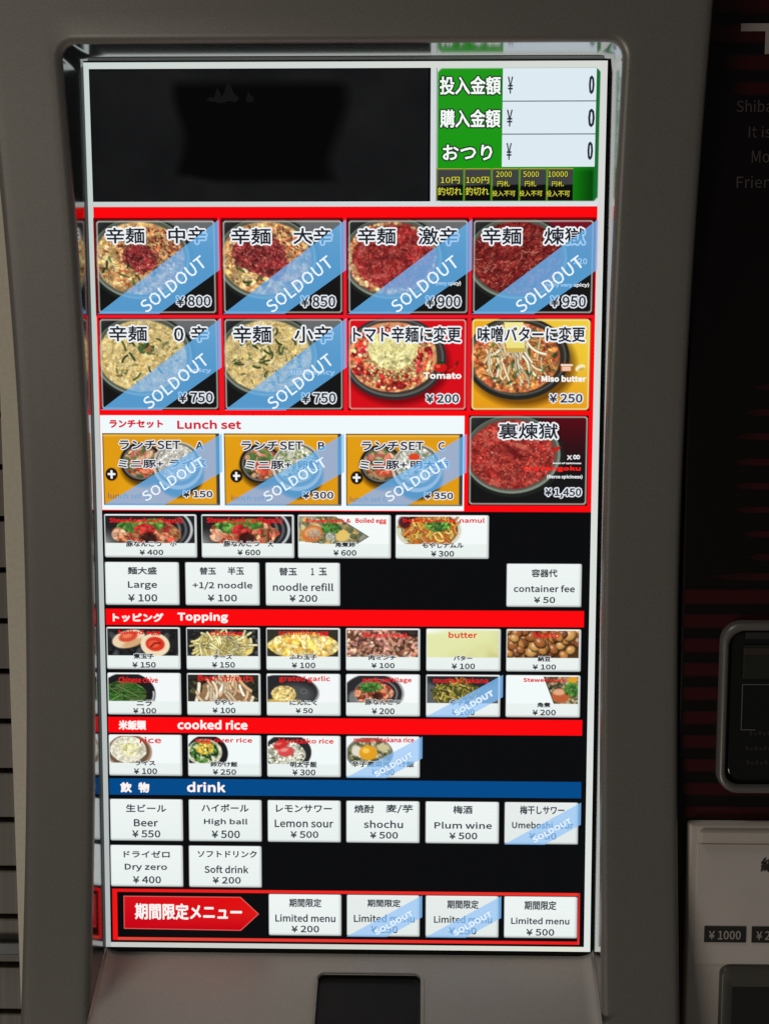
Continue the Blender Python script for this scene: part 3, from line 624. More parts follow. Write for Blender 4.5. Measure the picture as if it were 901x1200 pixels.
GR2 = [rgb(70, 130, 50), rgb(110, 170, 70), rgb(50, 100, 40)]
MEAT = [rgb(206, 120, 84), rgb(226, 160, 120), rgb(170, 70, 50), rgb(190, 60, 46)]
def food(kind, w, h, seed=1):
    """picture strip in the upper part of a small key"""
    p = white_button(w, h, seed=seed, step=1.5)
    P0, P1 = 5, 64                                # rows used by the picture
    ar = ((p.Y > P0 - 1) & (p.Y < P1) & (p.X > 3) & (p.X < w - 6)) * 1.0
    keep = p.a.copy()
    dk = rgb(34, 34, 36)
    def bgd(c): p.mix(np.ones_like(p.X), c)
    E_ = p.emask
    if kind.startswith('stew'):
        bgd(dk); p.mix(np.clip(1 - p.X / 40, 0, 1) * np.clip((p.Y - 30) / 30, 0, 1), rgb(150, 152, 150))
        for k, rr in enumerate((78, 66, 52)): p.mix(np.clip(1.5 - np.abs(np.hypot((p.X - 112), (p.Y - 34) * 1.5) - rr) * .35, 0, 1) * np.clip((p.X - 150) / 20, 0, 1), [rgb(196, 200, 204), rgb(90, 94, 98), rgb(150, 150, 146)][k])
        m = E_(92, 42, 74, 30, wob=.2); p.mix(m, rgb(100, 50, 30)); p.bits(170, m, MEAT + [rgb(150, 100, 60)], (3, 6), 1.8); p.tone(m, 7, .35)
        p.bits(70, E_(60, 28, 32, 14), GR2, (2, 4), 2); p.bits(60, E_(108, 22, 26, 12), GR2, (2, 4), 2); p.bits(34, E_(88, 34, 24, 12), [rgb(196, 30, 36), rgb(214, 60, 50)], (2, 5), 1.4)
        p.mix(E_(98, 52, 18, 12, soft=6) * .85, rgb(40, 16, 14)); p.bits(26, E_(32, 46, 16, 14), [rgb(240, 186, 150), rgb(226, 140, 100)], (3, 5), 2)
    elif kind == 'eggplate':
        bgd(rgb(244, 250, 248)); q = (p.Y < 66 - np.abs(p.X - 76) * .1) * (p.X < 152 - np.abs(p.Y - 48) * 1.6); p.mix(q * 1.0, rgb(150, 152, 130))
        m = (q * 1.0) * E_(66, 38, 74, 44); p.bits(160, m, [rgb(120, 120, 80), rgb(206, 196, 150), rgb(90, 96, 60), rgb(214, 170, 90)], (2, 6), 1.4)
        p.mix(np.clip(1.6 - np.abs(p.X - (152 - np.abs(p.Y - 48) * 1.6)) * .5, 0, 1) * (p.X > 90), rgb(80, 86, 80))
        p.ell(32, 42, 24, 18, rgb(206, 120, 62), -.3, soft=3); p.ell(30, 38, 16, 9, rgb(232, 170, 110), -.3, soft=3); p.strands(16, E_(36, 42, 16, 12), [rgb(250, 232, 210)], 12, 1.4, ang=1.2)
        p.ell(96, 46, 16, 12, rgb(230, 196, 110), soft=3); p.bits(80, E_(72, 30, 20, 14), GR2, (1.5, 3), 2.5); p.strands(20, E_(72, 48, 12, 10), [rgb(236, 240, 220)], 16, 1.5, ang=1.5)
    elif kind == 'namul':
        bgd(rgb(244, 250, 250)); p.mix(E_(72, 34, 70, 44, soft=2), rgb(214, 216, 190)); p.mix(E_(74, 32, 60, 40, soft=3), rgb(60, 30, 20)); m = E_(76, 36, 56, 36, wob=.1)
        p.mix(m, rgb(196, 110, 40)); p.strands(80, m, [rgb(236, 180, 70), rgb(222, 140, 60), rgb(240, 206, 110), rgb(206, 110, 60)], 24, 4.6, curl=1.2, free=True); p.bits(60, E_(92, 24, 28, 12), GR2, (1.5, 3), 2.5)
        p.mix(E_(20, 16, 14, 14, soft=5) * .9, rgb(70, 20, 26))
    elif kind == 'eggs':
        bgd(dk); p.bits(60, np.ones_like(p.X), [rgb(60, 62, 66), rgb(24, 24, 26)], (3, 8), 1.5)
        p.ell(49, 27, 37, 19, rgb(236, 214, 178), -.25, soft=2); p.ell(60, 36, 26, 8, rgb(206, 150, 96), -.3, soft=4, alpha=.7); p.ell(48, 22, 21, 11, rgb(214, 74, 50), -.25, soft=3); p.ell(46, 20, 11, 5, rgb(236, 130, 90), -.25, soft=3)
        p.ell(107, 40, 32, 26, rgb(240, 222, 186), .1, soft=2); p.ell(107, 38, 21, 16, rgb(216, 52, 34), .1, soft=3); p.ell(104, 38, 12, 8, rgb(236, 90, 60), .1, soft=3); p.strand([(98, 44), (106, 36), (118, 36)], 2.4, rgb(150, 16, 16))
    elif kind == 'cheese':
        bgd(dk); p.bits(160, np.ones_like(p.X), [rgb(70, 72, 70), rgb(30, 30, 30)], (1.5, 4), 1.3); m = E_(84, 44, 62, 32, wob=.15); p.mix(m, rgb(214, 190, 110))
        p.strands(80, m, [rgb(240, 224, 150), rgb(230, 212, 134), rgb(248, 238, 180)], 26, 4.6, curl=.4, free=True); p.tone(m, 14, .2)
    elif kind == 'scramble':
        bgd(rgb(52, 50, 40)); m = E_(82, 40, 76, 30, wob=.12); p.mix(m, rgb(226, 170, 70)); p.bits(190, m, [rgb(238, 190, 80), rgb(246, 214, 120), rgb(234, 172, 74), rgb(248, 222, 150)], (4, 8), 1.9); p.tone(m, 10, .22); p.bits(70, m, [rgb(246, 200, 96), rgb(250, 228, 160)], (2, 4), 2.2, light=False); p.tone(m, 4, .15)
    elif kind == 'mince':
        bgd(rgb(90, 60, 46)); p.bits(520, np.ones_like(p.X), [rgb(200, 146, 116), rgb(176, 112, 88), rgb(220, 176, 146), rgb(120, 72, 56), rgb(206, 140, 130)], (1.6, 4.2), 1.6); p.tone(np.ones_like(p.X), 8, .3); p.mix((p.Y < 20 - np.abs(p.X - 150) * .2) * (p.X > 120) * .9, rgb(40, 34, 34))
    elif kind == 'butter':
        bgd(rgb(228, 232, 172)); p.mix(np.clip((60 - p.X) / 60, 0, 1) * np.clip((16 - p.Y) / 10, 0, 1), rgb(250, 254, 246)); p.mix(np.clip((p.X - 60) / 120 + (p.Y - 40) / 60, 0, 1) * .6 * p.noise(20), rgb(196, 184, 110))
    elif kind == 'natto':
        bgd(rgb(86, 50, 26))
        for k in range(70):
            x0, y0 = p.r.rand() * w, p.r.rand() * 66; r0 = 7 + 5 * p.r.rand(); c = np.array([rgb(200, 134, 66), rgb(168, 100, 50), rgb(216, 160, 90), rgb(140, 82, 48)][k % 4]); a = p.r.rand() * 3
            p.ell(x0 + 1, y0 + 2, r0 * 1.2 + 1, r0 + 1, c * .3, a, soft=2); p.ell(x0, y0, r0 * 1.2, r0, c * .8, a, soft=2); p.ell(x0 - 1, y0 - 1, r0 * .9, r0 * .75, c, a, soft=5); p.ell(x0 - 3, y0 - 3, r0 * .35, r0 * .28, c * .5 + .5, a, soft=3)
    elif kind == 'chive':
        bgd(rgb(244, 248, 248)); p.mix(E_(44, 48, 62, 48, soft=2), rgb(28, 28, 32)); p.mix(np.clip(1.4 - np.abs(np.hypot((p.X - 44) / 58, (p.Y - 48) / 44) - 1) * 24, 0, 1) * (p.X > 80) * (p.Y > 42), rgb(190, 192, 196))
        m = E_(34, 50, 52, 30, wob=.15); p.mix(m, rgb(24, 50, 20)); p.strands(110, m, [rgb(70, 130, 50), rgb(44, 96, 36), rgb(110, 160, 80), rgb(90, 120, 60)], 44, 3.4, ang=.15, curl=.2)
    elif kind == 'sprouts':
        bgd(rgb(44, 42, 32)); p.bits(120, np.ones_like(p.X), [rgb(80, 74, 50), rgb(30, 28, 24)], (1.5, 4), 1.5); m = E_(84, 62, 60, 52, wob=.15); p.mix(m * .8, rgb(176, 130, 90))
        p.strands(52, m, [rgb(246, 226, 190), rgb(236, 206, 164), rgb(250, 238, 214), rgb(232, 190, 146)], 38, 6.5, ang=1.2, curl=.6, free=True)
    elif kind == 'garlic':
        bgd(rgb(244, 248, 248)); p.mix(E_(40, 44, 76, 42, soft=2), rgb(150, 152, 152)); p.mix(E_(38, 42, 74, 40, soft=2), rgb(40, 40, 42)); p.mix(E_(60, 48, 44, 24, soft=14) * .6, rgb(104, 106, 106)); p.mix(np.clip(1.4 - np.abs(np.hypot(p.X - 82, (p.Y - 40) * 1.4) - 7), 0, 1) * .5, rgb(150, 150, 150))
        m = E_(38, 46, 27, 18, wob=.1); p.mix(m, rgb(216, 186, 110)); p.mix(E_(36, 62, 38, 6, soft=3), rgb(206, 176, 96)); p.bits(130, m, [rgb(236, 212, 140), rgb(206, 170, 90), rgb(246, 230, 170)], (1.2, 2.6), 1.4, light=False); p.tone(m, 8, .2)
    elif kind == 'cartilage':
        bgd(rgb(246, 250, 250)); p.mix(E_(60, 44, 68, 46, soft=2), rgb(170, 172, 172)); p.mix(E_(58, 44, 65, 44, soft=2), rgb(44, 42, 44)); p.mix(np.clip(1.2 - np.abs(np.hypot((p.X - 66) / 46, (p.Y - 44) / 32) - 1) * 16, 0, 1) * .7, rgb(160, 160, 158)); p.mix(E_(20, 54, 14, 16, soft=6) * .7, rgb(150, 152, 152))
        m = E_(62, 42, 42, 26, wob=.2); p.mix(m, rgb(110, 50, 36)); p.bits(90, m, MEAT, (2.5, 5), 1.5); p.bits(50, E_(54, 30, 26, 12), GR2, (2, 3.5), 1.8); p.mix(E_(68, 50, 12, 9, soft=5) * .8, rgb(40, 18, 14))
    elif kind == 'takana':
        bgd(rgb(92, 96, 98)); p.mix(E_(80, 10, 80, 22, soft=5), rgb(40, 42, 44)); m = E_(66, 42, 52, 26, wob=.2); p.mix(m, rgb(90, 90, 40)); p.strands(130, m, [rgb(196, 176, 80), rgb(120, 120, 50), rgb(70, 80, 40), rgb(222, 200, 110)], 18, 3, curl=.5, free=True)
    elif kind == 'pork':
        bgd(rgb(242, 250, 250)); q = (p.X > 84 + (p.Y - 5) * .38) * 1.0; p.mix(q, rgb(100, 90, 64)); p.bits(160, q * ar, [rgb(90, 86, 56), rgb(170, 150, 110), rgb(60, 60, 40), rgb(206, 190, 150)], (2, 5), 1.4)
        p.mix(np.clip(1.5 - np.abs(p.X - 84 - (p.Y - 5) * .38) * .7, 0, 1), rgb(60, 60, 50)); p.ell(120, 46, 20, 16, rgb(186, 96, 56), soft=3); p.ell(116, 38, 13, 7, rgb(226, 170, 130), soft=3); p.bits(60, E_(144, 32, 17, 16), GR2, (1.5, 3), 2); p.ell(146, 10, 12, 7, rgb(226, 160, 40), soft=3)
    elif kind == 'rice':
        bgd(rgb(244, 249, 249)); p.mix(E_(46, 40, 50, 40, soft=2), rgb(170, 140, 118)); p.mix(E_(45, 38, 46, 36, soft=2), rgb(110, 84, 66)); m = E_(43, 34, 40, 30, wob=.08); p.mix(m, rgb(226, 222, 196)); p.bits(240, m, [rgb(240, 238, 218), rgb(220, 216, 186), rgb(248, 246, 230), rgb(208, 204, 176)], (1.2, 2.6), 1.7, light=False); p.bits(30, E_(46, 34, 20, 14), [rgb(226, 220, 150)], (1.5, 3), 1.5, light=False)
    elif kind == 'eggrice':
        bgd(rgb(242, 249, 249)); p.mix(E_(43, 42, 46, 42, soft=2), rgb(28, 28, 28)); m = E_(38, 40, 38, 30, wob=.1); p.mix(m, rgb(190, 190, 160)); p.bits(200, m, [rgb(236, 234, 214), rgb(206, 206, 180)], (1.4, 3), 1.6, light=False); p.bits(120, E_(36, 38, 32, 26), GR2 + [rgb(30, 60, 24)], (1.4, 3.2), 1.8); p.bits(40, E_(38, 30, 20, 14), [rgb(230, 190, 60), rgb(240, 214, 100)], (2, 4), 1.4)
    elif kind == 'mentai':
        bgd(rgb(242, 249, 249)); p.mix(E_(46, 38, 52, 42, soft=2), rgb(40, 40, 42)); m = E_(40, 42, 44, 30, wob=.12); p.mix(m, rgb(150, 150, 130)); p.bits(300, m, [rgb(232, 230, 214), rgb(206, 206, 184), rgb(100, 110, 80), rgb(240, 238, 226), rgb(226, 224, 206)], (1.2, 2.6), 1.7, light=False)
        p.ell(30, 22, 16, 10, rgb(206, 50, 50), -.3, soft=3); p.ell(42, 37, 18, 11, rgb(216, 76, 74), -.1, soft=3); p.ell(38, 33, 9, 4, rgb(240, 150, 140), -.2, soft=3); p.ell(26, 19, 7, 3, rgb(232, 120, 110), -.3, soft=3)
    elif kind == 'takanarice':
        bgd(rgb(242, 248, 249)); p.mix(E_(52, 40, 52, 38, soft=2), rgb(120, 124, 118)); m = E_(52, 40, 47, 34, wob=.06); p.mix(m, rgb(90, 92, 64)); p.bits(220, m, [rgb(120, 116, 76), rgb(70, 76, 50), rgb(206, 200, 170), rgb(150, 146, 110)], (1.6, 4), 1.6); p.ell(24, 34, 12, 12, rgb(226, 222, 206), soft=5); p.ell(82, 26, 14, 9, rgb(206, 196, 150), soft=5)
        p.ell(49, 38, 20, 17, rgb(226, 160, 36), soft=3); p.ell(44, 33, 8, 6, rgb(248, 206, 90), soft=4)
    ar = ar[..., None]; p.a = keep * (1 - ar) + np.clip(p.a, 0, 1) * ar
    corner(p, rgb(8, 9, 12))
    return p

def soldout(u, v, w, h, parent, big):
    """pale blue corner band with its word"""
    c = rgb(102, 182, 240) if big else rgb(132, 192, 248)
    pts = [(0, 1), (0.5, 1), (1, 0.53), (1, 0)] if big else [(0, 1), (0.53, 1), (1, 0.52), (1, 0)]
    V = SP(np.array([u + w * a for a, b in pts]), np.array([v + h * b for a, b in pts]), 6.0)
    me = mesh_arrays('sold_out_ribbon', V, F4=np.array([[0, 1, 2, 3]])); set_col(me, np.tile(c, (4, 1)))
    rb = link('sold_out_ribbon', me, parent, M_RIBBON)
    if big == 1: L_, hh, cx, cy, an, st = 166, 27, 162, 134, 0.655, 's'
    elif big == 2: L_, hh, cx, cy, an, st = 154, 22, 152, 99, 0.55, 's'
    else: L_, hh, cx, cy, an, st = 96, 13, 105, 63, 0.52, 't'
    lettering('sold_out_word', 'SOLDOUT', st, (u + cx - L_ / 2, v + cy - hh / 2, u + cx + L_ / 2, v + cy + hh / 2), 7.0, parent, (u + cx, v + cy, an))
NAME = {'k': 'item_text', 'j': 'item_text', 'r': 'english_name', 'u': 'english_name', 'o': 'item_name', 'p': 'price_text', 'l': 'item_text', 'w': 'small_print', 'b': 'english_name', 'g': 'small_print'}
def tile(pic, u, v, key, label=None, sold=0, name='menu_button', thick=True):
    o = pic.put(name, u, v, 1.5, machine)
    if label: o['label'] = label
    for (s, st, a, b, c, d) in TEXTS.get(key, []):
        nm = 'price_text' if s.startswith('¥') else NAME.get(st, 'item_text')
        lettering(nm, s, st, (a, b, c, d), 3.0, o)
    if sold: soldout(u, v, {1: 261, 2: 258, 3: 168}[sold], pic.h, o, 0 if sold == 3 else sold)
    return o

# red block behind the noodle buttons, lunch block, bars
RED = rgb(252, 4, 10); red = solid_grid('noodle_block', 7, 1067, 293, 937, 0.8, RED, machine)
gap = rgb(40, 6, 8)
for (a, b, c, d) in ((10, 1064, 315, 519),):
    solid_grid('row_backing', a, b, c, d, 1.1, rgb(120, 4, 10), red)
solid_grid('row_divider', 10, 1064, 517.5, 521.5, 1.3, rgb(236, 26, 48), red)
for x in (271.5, 535.5, 798.5):
    solid_grid('column_divider', x, x + 7, 315, 722, 1.3, rgb(228, 24, 40), red)
lb = solid_grid('lunch_block', 12, 793, 730.5, 935, 1.2, rgb(240, 249, 252), machine); lb['label'] = 'white lunch set block with red heading'
for t in TEXTS['LH']: lettering('heading_text', t[0], t[1], t[2:], 3.0, lb)

kinds = [('T1', 14, 'mid', 'medium spicy noodle button, sold out'), ('T2', 281, 'big', 'very spicy noodle button, sold out'), ('T3', 545, 'geki', 'red extra hot noodle button, sold out'), ('T4', 807, 'rengoku', 'dark red hottest noodle button, sold out')]
for i, (k, u, kd, lab) in enumerate(kinds):
    p = bowl_pic(254, 196, kd, 11 + i); p.frame(outside=rgb(60, 4, 10)); tile(p, u, 319, k, lab, 1)
for i, (k, u, kd, lab) in enumerate([('S1', 15, 'zero', 'mild noodle button without chilli, sold out'), ('S2', 281, 'small', 'slightly spicy noodle button, sold out')]):
    p = bowl_pic(254, 195, kd, 31 + i); p.frame(outside=rgb(60, 4, 10)); tile(p, u, 524, k, lab, 1)
p = tomato_pic(252, 195); p.frame(light=rgb(224, 170, 160), outside=rgb(60, 4, 10)); tile(p, 545, 524, 'S3', 'red tomato noodle button with a heap of cheese')
p = miso_pic(252, 195); p.frame(light=rgb(240, 226, 170), outside=rgb(60, 4, 10)); tile(p, 806, 524, 'S4', 'yellow miso butter noodle button')
p = bowl_pic(255, 194, 'ura', 44); p.frame(outside=rgb(50, 4, 10)); p.mix(p.emask(188, 72, 9, 4, -.5) , rgb(200, 30, 24)); tile(p, 802, 729, 'R', 'fiercest red powder noodle button')
for i, (u, lab) in enumerate(((16, 'orange lunch set A button with plain rice'), (278, 'orange lunch set B button with egg rice'), (540, 'orange lunch set C button with cod roe rice'))):
    tile(lunch_pic(252 if i < 2 else 250, 156, i), u, 769, 'L%d' % (i + 1), lab, 2)

CX = [14, 189, 364, 538, 713, 887]; CW = 163
for i, (u, k) in enumerate(((15, 'stew'), (226, 'stew2'), (435, 'eggplate'), (646, 'namul'))):
    tile(food(k, 202, 96, 50 + i), u, 944, 'A%d' % (i + 1), ['small stewed pork cartilage button', 'large stewed pork cartilage button', 'stewed pork and boiled egg button', 'seasoned bean sprout button'][i])
def white(u, v, key, lab, sold=0):
    p = white_button(CW, 96, seed=3, dim=0.965 if sold else 1.0); corner(p, rgb(8, 9, 12)); tile(p, u, v, key, lab, sold)
for i, lab in ((0, 'white large noodle button'), (1, 'white half noodle refill button'), (2, 'white full noodle refill button'), (5, 'white container fee button')):
    white(CX[i] if i < 5 else 886, 1049, 'B%d' % (i + 1), lab)
def bar(v0, v1, col, key, lab, u1=1055):
    o = solid_grid('section_bar', 14, u1, v0, v1, 1.4, col, machine); o['label'] = lab
    for t in TEXTS[key]: lettering('heading_text', t[0], t[1], t[2:], 3.0, o)
bar(1153, 1189, RED, 'BT', 'red topping heading bar'); bar(1395, 1430, RED, 'BR', 'red cooked rice heading bar'); bar(1534, 1571, rgb(0, 74, 138), 'BD', 'blue drink heading bar')
foods = [('C', 1193, ['eggs', 'cheese', 'scramble', 'mince', 'butter', 'natto'], ['halved boiled egg button', 'shredded cheese button', 'scrambled egg button', 'minced meat button', 'butter button', 'fermented soybean button']),
         ('D', 1295, ['chive', 'sprouts', 'garlic', 'cartilage', 'takana', 'pork'], ['green chive button', 'pale bean sprout button', 'grated garlic button', 'pork cartilage button', 'pickled mustard leaf button, sold out', 'stewed pork button']),
         ('E', 1434, ['rice', 'eggrice', 'mentai', 'takanarice'], ['plain rice button', 'egg over rice button', 'cod roe rice button', 'pickled leaf rice button with egg yolk, sold out'])]
for k, v, ks, labs in foods:
    for i, kd in enumerate(ks):
        tile(food(kd, CW, 95 if k != 'E' else 94, 60 + i + v), CX[i], v, '%s%d' % (k, i + 1), labs[i], 3 if kd.startswith('takana') else 0)
for i, lab in enumerate(('beer button', 'high ball button', 'lemon sour button', 'spirit button', 'plum wine button', 'pickled plum sour button, sold out')):
    white(CX[i], 1580, 'F%d' % (i + 1), 'white ' + lab, 3 if i == 5 else 0)
for i, lab in enumerate(('alcohol free beer button', 'soft drink button')): white(CX[i] - 1, 1685, 'G%d' % (i + 1), 'white ' + lab)
# limited menu strip
RL = rgb(240, 20, 20); RL2 = rgb(226, 70, 56)
band('limited_menu_frame', [(16, 27, 1786, 1904, RL, RL), (1051, 1056, 1786, 1904, rgb(196, 40, 40), rgb(220, 50, 50)), (16, 1054, 1786, 1793, RL, rgb(236, 50, 40)), (27, 1054, 1897, 1904, RL2, RL)], 1.5, machine)
def poly(name, pts, layer, col, parent):
    P = np.array(pts, float); me = bpy.data.meshes.new(name); me.from_pydata([tuple(x) for x in SP(P[:, 0], P[:, 1], layer)], [], [tuple(range(len(P)))]); me.update()
    set_col(me, np.array(col) if np.ndim(col) == 2 else np.tile(col, (len(P), 1))); return link(name, me, parent, M_SCREEN)
ar = poly('limited_menu_arrow', [(41, 1802), (41, 1878), (303, 1880), (344, 1841), (303, 1802)], 1.5, rgb(222, 90, 86), machine)
poly('arrow_face', [(43, 1804), (43, 1876), (302, 1878), (341, 1841), (302, 1804)], 2.0, [rgb(214, 14, 26), rgb(196, 0, 22), rgb(200, 0, 16), rgb(222, 20, 20), rgb(226, 10, 10)], ar)
for t in TEXTS['AR']: lettering('heading_text', t[0], t[1], t[2:], 3.0, ar)
for i, lab in enumerate(('first', 'second', 'third', 'last')):
    white(CX[i + 2] + 1, 1794, 'H%d' % (i + 1), lab + ' white limited menu button' + (', sold out' if i in (1, 2) else ''), 3 if i in (1, 2) else 0)

# money panel, top right of the display
p = Pic(336, 270, 2.2, rgb(30, 150, 24), 9)
p.mix(np.clip(p.Y / 270 - .35, 0, 1) * .9, rgb(14, 150, 6)); p.mix(np.clip((p.X - 262) / 60, 0, 1) * np.clip((p.Y - 190) / 20, 0, 1), rgb(2, 70, 8)); p.mix(np.clip((p.X - 322) / 6, 0, 1), rgb(22, 110, 44))
p.mix(np.clip(2.5 - p.Y, 0, 1) * .8, rgb(150, 190, 150)); r = 15
qx = np.maximum(np.abs(p.X - 168) - (168 - r), 0); qy = np.maximum(np.abs(p.Y - 135) - (135 - r), 0); p.mix(np.clip(np.hypot(qx, qy) - r + 1, 0, 1), rgb(212, 218, 216))
money = p.put('money_panel', 731, 13, 1.5, machine); money['label'] = 'green panel showing money inserted, spent and change, all zero'
for v0, v1 in ((14.5, 79), (81, 145), (147, 212)):
    solid_grid('amount_field', 866, 1058, v0, v1, 2.0, rgb(222, 234, 242), money)
for v in (79, 145): solid_grid('field_line', 866, 1058, v, v + 2, 2.0, rgb(60, 90, 90), money)
for k in ('P1', 'P2', 'P3'):
    for t in TEXTS[k]: lettering('amount_text' if t[1] != 'n' else 'amount_caption', t[0], t[1], t[2:], 3.0, money)
bx = [(732, 788), (789, 846), (847, 903), (904, 960), (961, 1010)]
bx = [(731, 786), (788, 843), (845, 901), (903, 958), (960, 1014)]
for i, (a, b) in enumerate(bx):
    q = Pic(b - a, 66, 2.2, rgb(62, 64, 66), 3 + i); q.mix(np.clip((q.Y - 34) / 2 + (q.X - 20) / 30, 0, 1) * (q.Y > 30), rgb(10, 10, 10)); q.mix(np.clip(2.5 - q.Y, 0, 1), rgb(196, 190, 50)); q.mix(np.clip(2.5 - q.X, 0, 1), rgb(150, 160, 40))
    o = q.put('shortage_badge', a, 215, 2.2, machine)
    for t in TEXTS['K%d' % (i + 1)]: lettering('badge_text', t[0], t[1], t[2:], 4.0, o)

# dark banner top left: faint phone reflection painted into its colours
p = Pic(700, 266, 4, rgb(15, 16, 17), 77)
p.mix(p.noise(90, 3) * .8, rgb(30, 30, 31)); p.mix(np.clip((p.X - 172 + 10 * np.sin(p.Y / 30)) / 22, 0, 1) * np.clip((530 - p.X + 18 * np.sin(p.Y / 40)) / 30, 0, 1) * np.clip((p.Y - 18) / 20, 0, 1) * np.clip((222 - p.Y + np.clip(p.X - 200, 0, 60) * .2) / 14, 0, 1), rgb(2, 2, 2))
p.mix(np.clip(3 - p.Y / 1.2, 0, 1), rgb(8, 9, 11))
ban = p.put('banner_painted_reflection', 13, 14, 1.5, machine)
poly('banner_faint_mark', [(252, 76), (262, 70), (270, 72), (277, 50), (284, 66), (288, 68), (300, 38), (312, 64), (322, 72), (316, 80), (300, 78), (285, 82), (266, 79)], 2.5, rgb(17, 17, 18), ban)  # faint grey shapes over the dark patch
poly('banner_faint_mark', [(336, 74), (341, 58), (348, 70), (353, 66), (350, 80), (338, 80)], 2.5, rgb(15, 15, 16), ban)

M_CREASE = mat('crease_highlight_pale', (0.55, 0.52, 0.47), 0.3, 0.7)  # paler metal standing in for the crease highlight

# ------------------------------------------------------------------ sloping shelf under the display
LX0, LX1 = -0.1963, 0.1982
SD0, SZ0 = 0.0072, -0.3535; SL = 0.445; SLEN = 0.0765
def ledge_pt(x, t, h=0.0):                       # t metres along the slope, h above it
    c = 1 / math.hypot(1, SL); n = (-SL * c, c)   # direction (d, z): (c, -SL c); normal up/out
    f = 0.0; r = 0.012
    e = min(x - LX0, LX1 - x)
    if e < r: f = r - math.sqrt(max(0, r * r - (r - e) ** 2))
    f *= 0.55
    d = SD0 + t * c + (f + h) * SL * c; z = SZ0 - t * SL * c + (f + h) * c
    return (x, -d, z)
hx0, hx1, ht0 = -0.0232, 0.0604, 0.0192          # pocket in the shelf
xs = [LX0 + 0.012 * (1 - math.cos(k / 6 * math.pi / 2)) for k in range(7)]
xs += list(np.linspace(LX0 + 0.012, hx0 - 0.004, 8)[1:]) + [hx0 + 0.001] + list(np.linspace(hx0 + .001, hx1 - .001, 6)[1:]) + list(np.linspace(hx1 + 0.004, LX1 - 0.012, 8))
xs += [LX1 - 0.012 * (1 - math.cos(k / 6 * math.pi / 2)) for k in range(5, -1, -1)]
xs = sorted(set(round(x, 5) for x in xs)); ts = [-0.003, 0.004, 0.012, ht0 - 0.001, ht0 + 0.001] + list(np.linspace(ht0 + .008, SLEN, 8))
bm = bmesh.new(); G = [[bm.verts.new(ledge_pt(x, t)) for x in xs] for t in ts]
for j in range(len(ts) - 1):
    for i in range(len(xs) - 1):
        xm = (xs[i] + xs[i + 1]) / 2; tm = (ts[j] + ts[j + 1]) / 2
        if hx0 < xm < hx1 and tm > ht0: continue
        bm.faces.new((G[j][i], G[j + 1][i], G[j + 1][i + 1], G[j][i + 1]))
shelf = bm_obj('sloping_shelf', bm, M_LEDGE, machine, smooth=True)
# pale strip added as the highlight where shelf meets each side wall
for sx_, nm_ in ((LX0, 1), (LX1, -1)):
    bm = bmesh.new(); prev = None
    for k in range(14):
        t_ = 0.001 + k / 13 * 0.068
        q = [ledge_pt(sx_ + nm_ * 0.0001, t_, 0.0004), ledge_pt(sx_ + nm_ * 0.0011, t_, 0.0007), ledge_pt(sx_ + nm_ * 0.0018, t_, 0.0000)]
        q = [bm.verts.new(v_) for v_ in q]
        if prev:
            for i_ in range(2): bm.faces.new((prev[i_], prev[i_ + 1], q[i_ + 1], q[i_]))
        prev = q
    bm_obj('crease_highlight', bm, M_CREASE, machine, smooth=True)
# raised rim round the pocket, then its sides and floor
def prr(off, h, r=0.007):
    pts = rrect(hx0 - off, hx1 + off, -(SLEN + 0.0005), -(ht0 - off), r + off, 6)
    return [ledge_pt(x, -t, h) for x, t in pts]
rim = loft('pocket_rim', [prr(0.0025, -0.0006), prr(0.0020, 0.0008), prr(0.0010, 0.0013), prr(0.0, 0.0006), prr(-0.0006, -0.001), prr(-0.0010, -0.012)], M_LEDGE, machine)
pocket = loft('ticket_pocket', [prr(-0.0008, -0.0008), prr(-0.0016, -0.0035), prr(-0.003, -0.0040)], noisy(mat('pocket_black', (0.009, 0.009, 0.009), 0.5, spec=0.25), 200, .2), machine, cap=True)

# ------------------------------------------------------------------ cabinet and the payment side
bm = bmesh.new(); box_bm(bm, -0.2690, 0.46, 0.021, 0.36, -0.60, 0.52, 0.002)
cabinet = bm_obj('cabinet', bm, M_FASCIA, machine)
box('side_post', -0.2696, -0.2300, 0.0, 0.0195, -0.60, 0.52, M_POST, machine, 0.0012)

PD = 0.020                                         # face of the payment side
M_PBLK = mat('poster_black', (0.0062, 0.0032, 0.0034), 0.35, spec=0.25)
M_PRED = noisy(mat('poster_red', (0.05, 0.0022, 0.004), 0.4, spec=0.25), 60, 0.25)
M_PTXT = mat('poster_print_grey', (0.42, 0.36, 0.34), 0.5)
M_PTX2 = mat('poster_print_dim', (0.095, 0.075, 0.072), 0.5)
pos = box('side_poster', 0.2600, 0.4500, -PD, 0.020, -0.2350, 0.50, M_PBLK, machine, 0.001)
pos['label'] = 'black poster with dark red stripes beside the display frame'
def flat(name, pts, m, parent, d):
    me = bpy.data.meshes.new(name); me.from_pydata([(x, -d, z) for x, z in pts], [], [tuple(range(len(pts)))]); return link(name, me, parent, m)
def pz(y): return 0.3845 - (y - 6) * 0.000652 if y < 500 else 0.0620 - (y - 500) * 0.0006585
def px(x, y): return 0.3121 + (x - 901) * (0.000648 + 0.00000002 * y) + (y - 63) * 0.0000165
M_STRIPE = bpy.data.materials.new('poster_red_print'); M_STRIPE.use_nodes = True
_b = M_STRIPE.node_tree.nodes['Principled BSDF']; _a = M_STRIPE.node_tree.nodes.new('ShaderNodeAttribute'); _a.attribute_name = 'Col'
M_STRIPE.node_tree.links.new(_a.outputs['Color'], _b.inputs['Base Color']); _b.inputs['Roughness'].default_value = 0.4; _b.inputs['Specular IOR Level'].default_value = 0.25
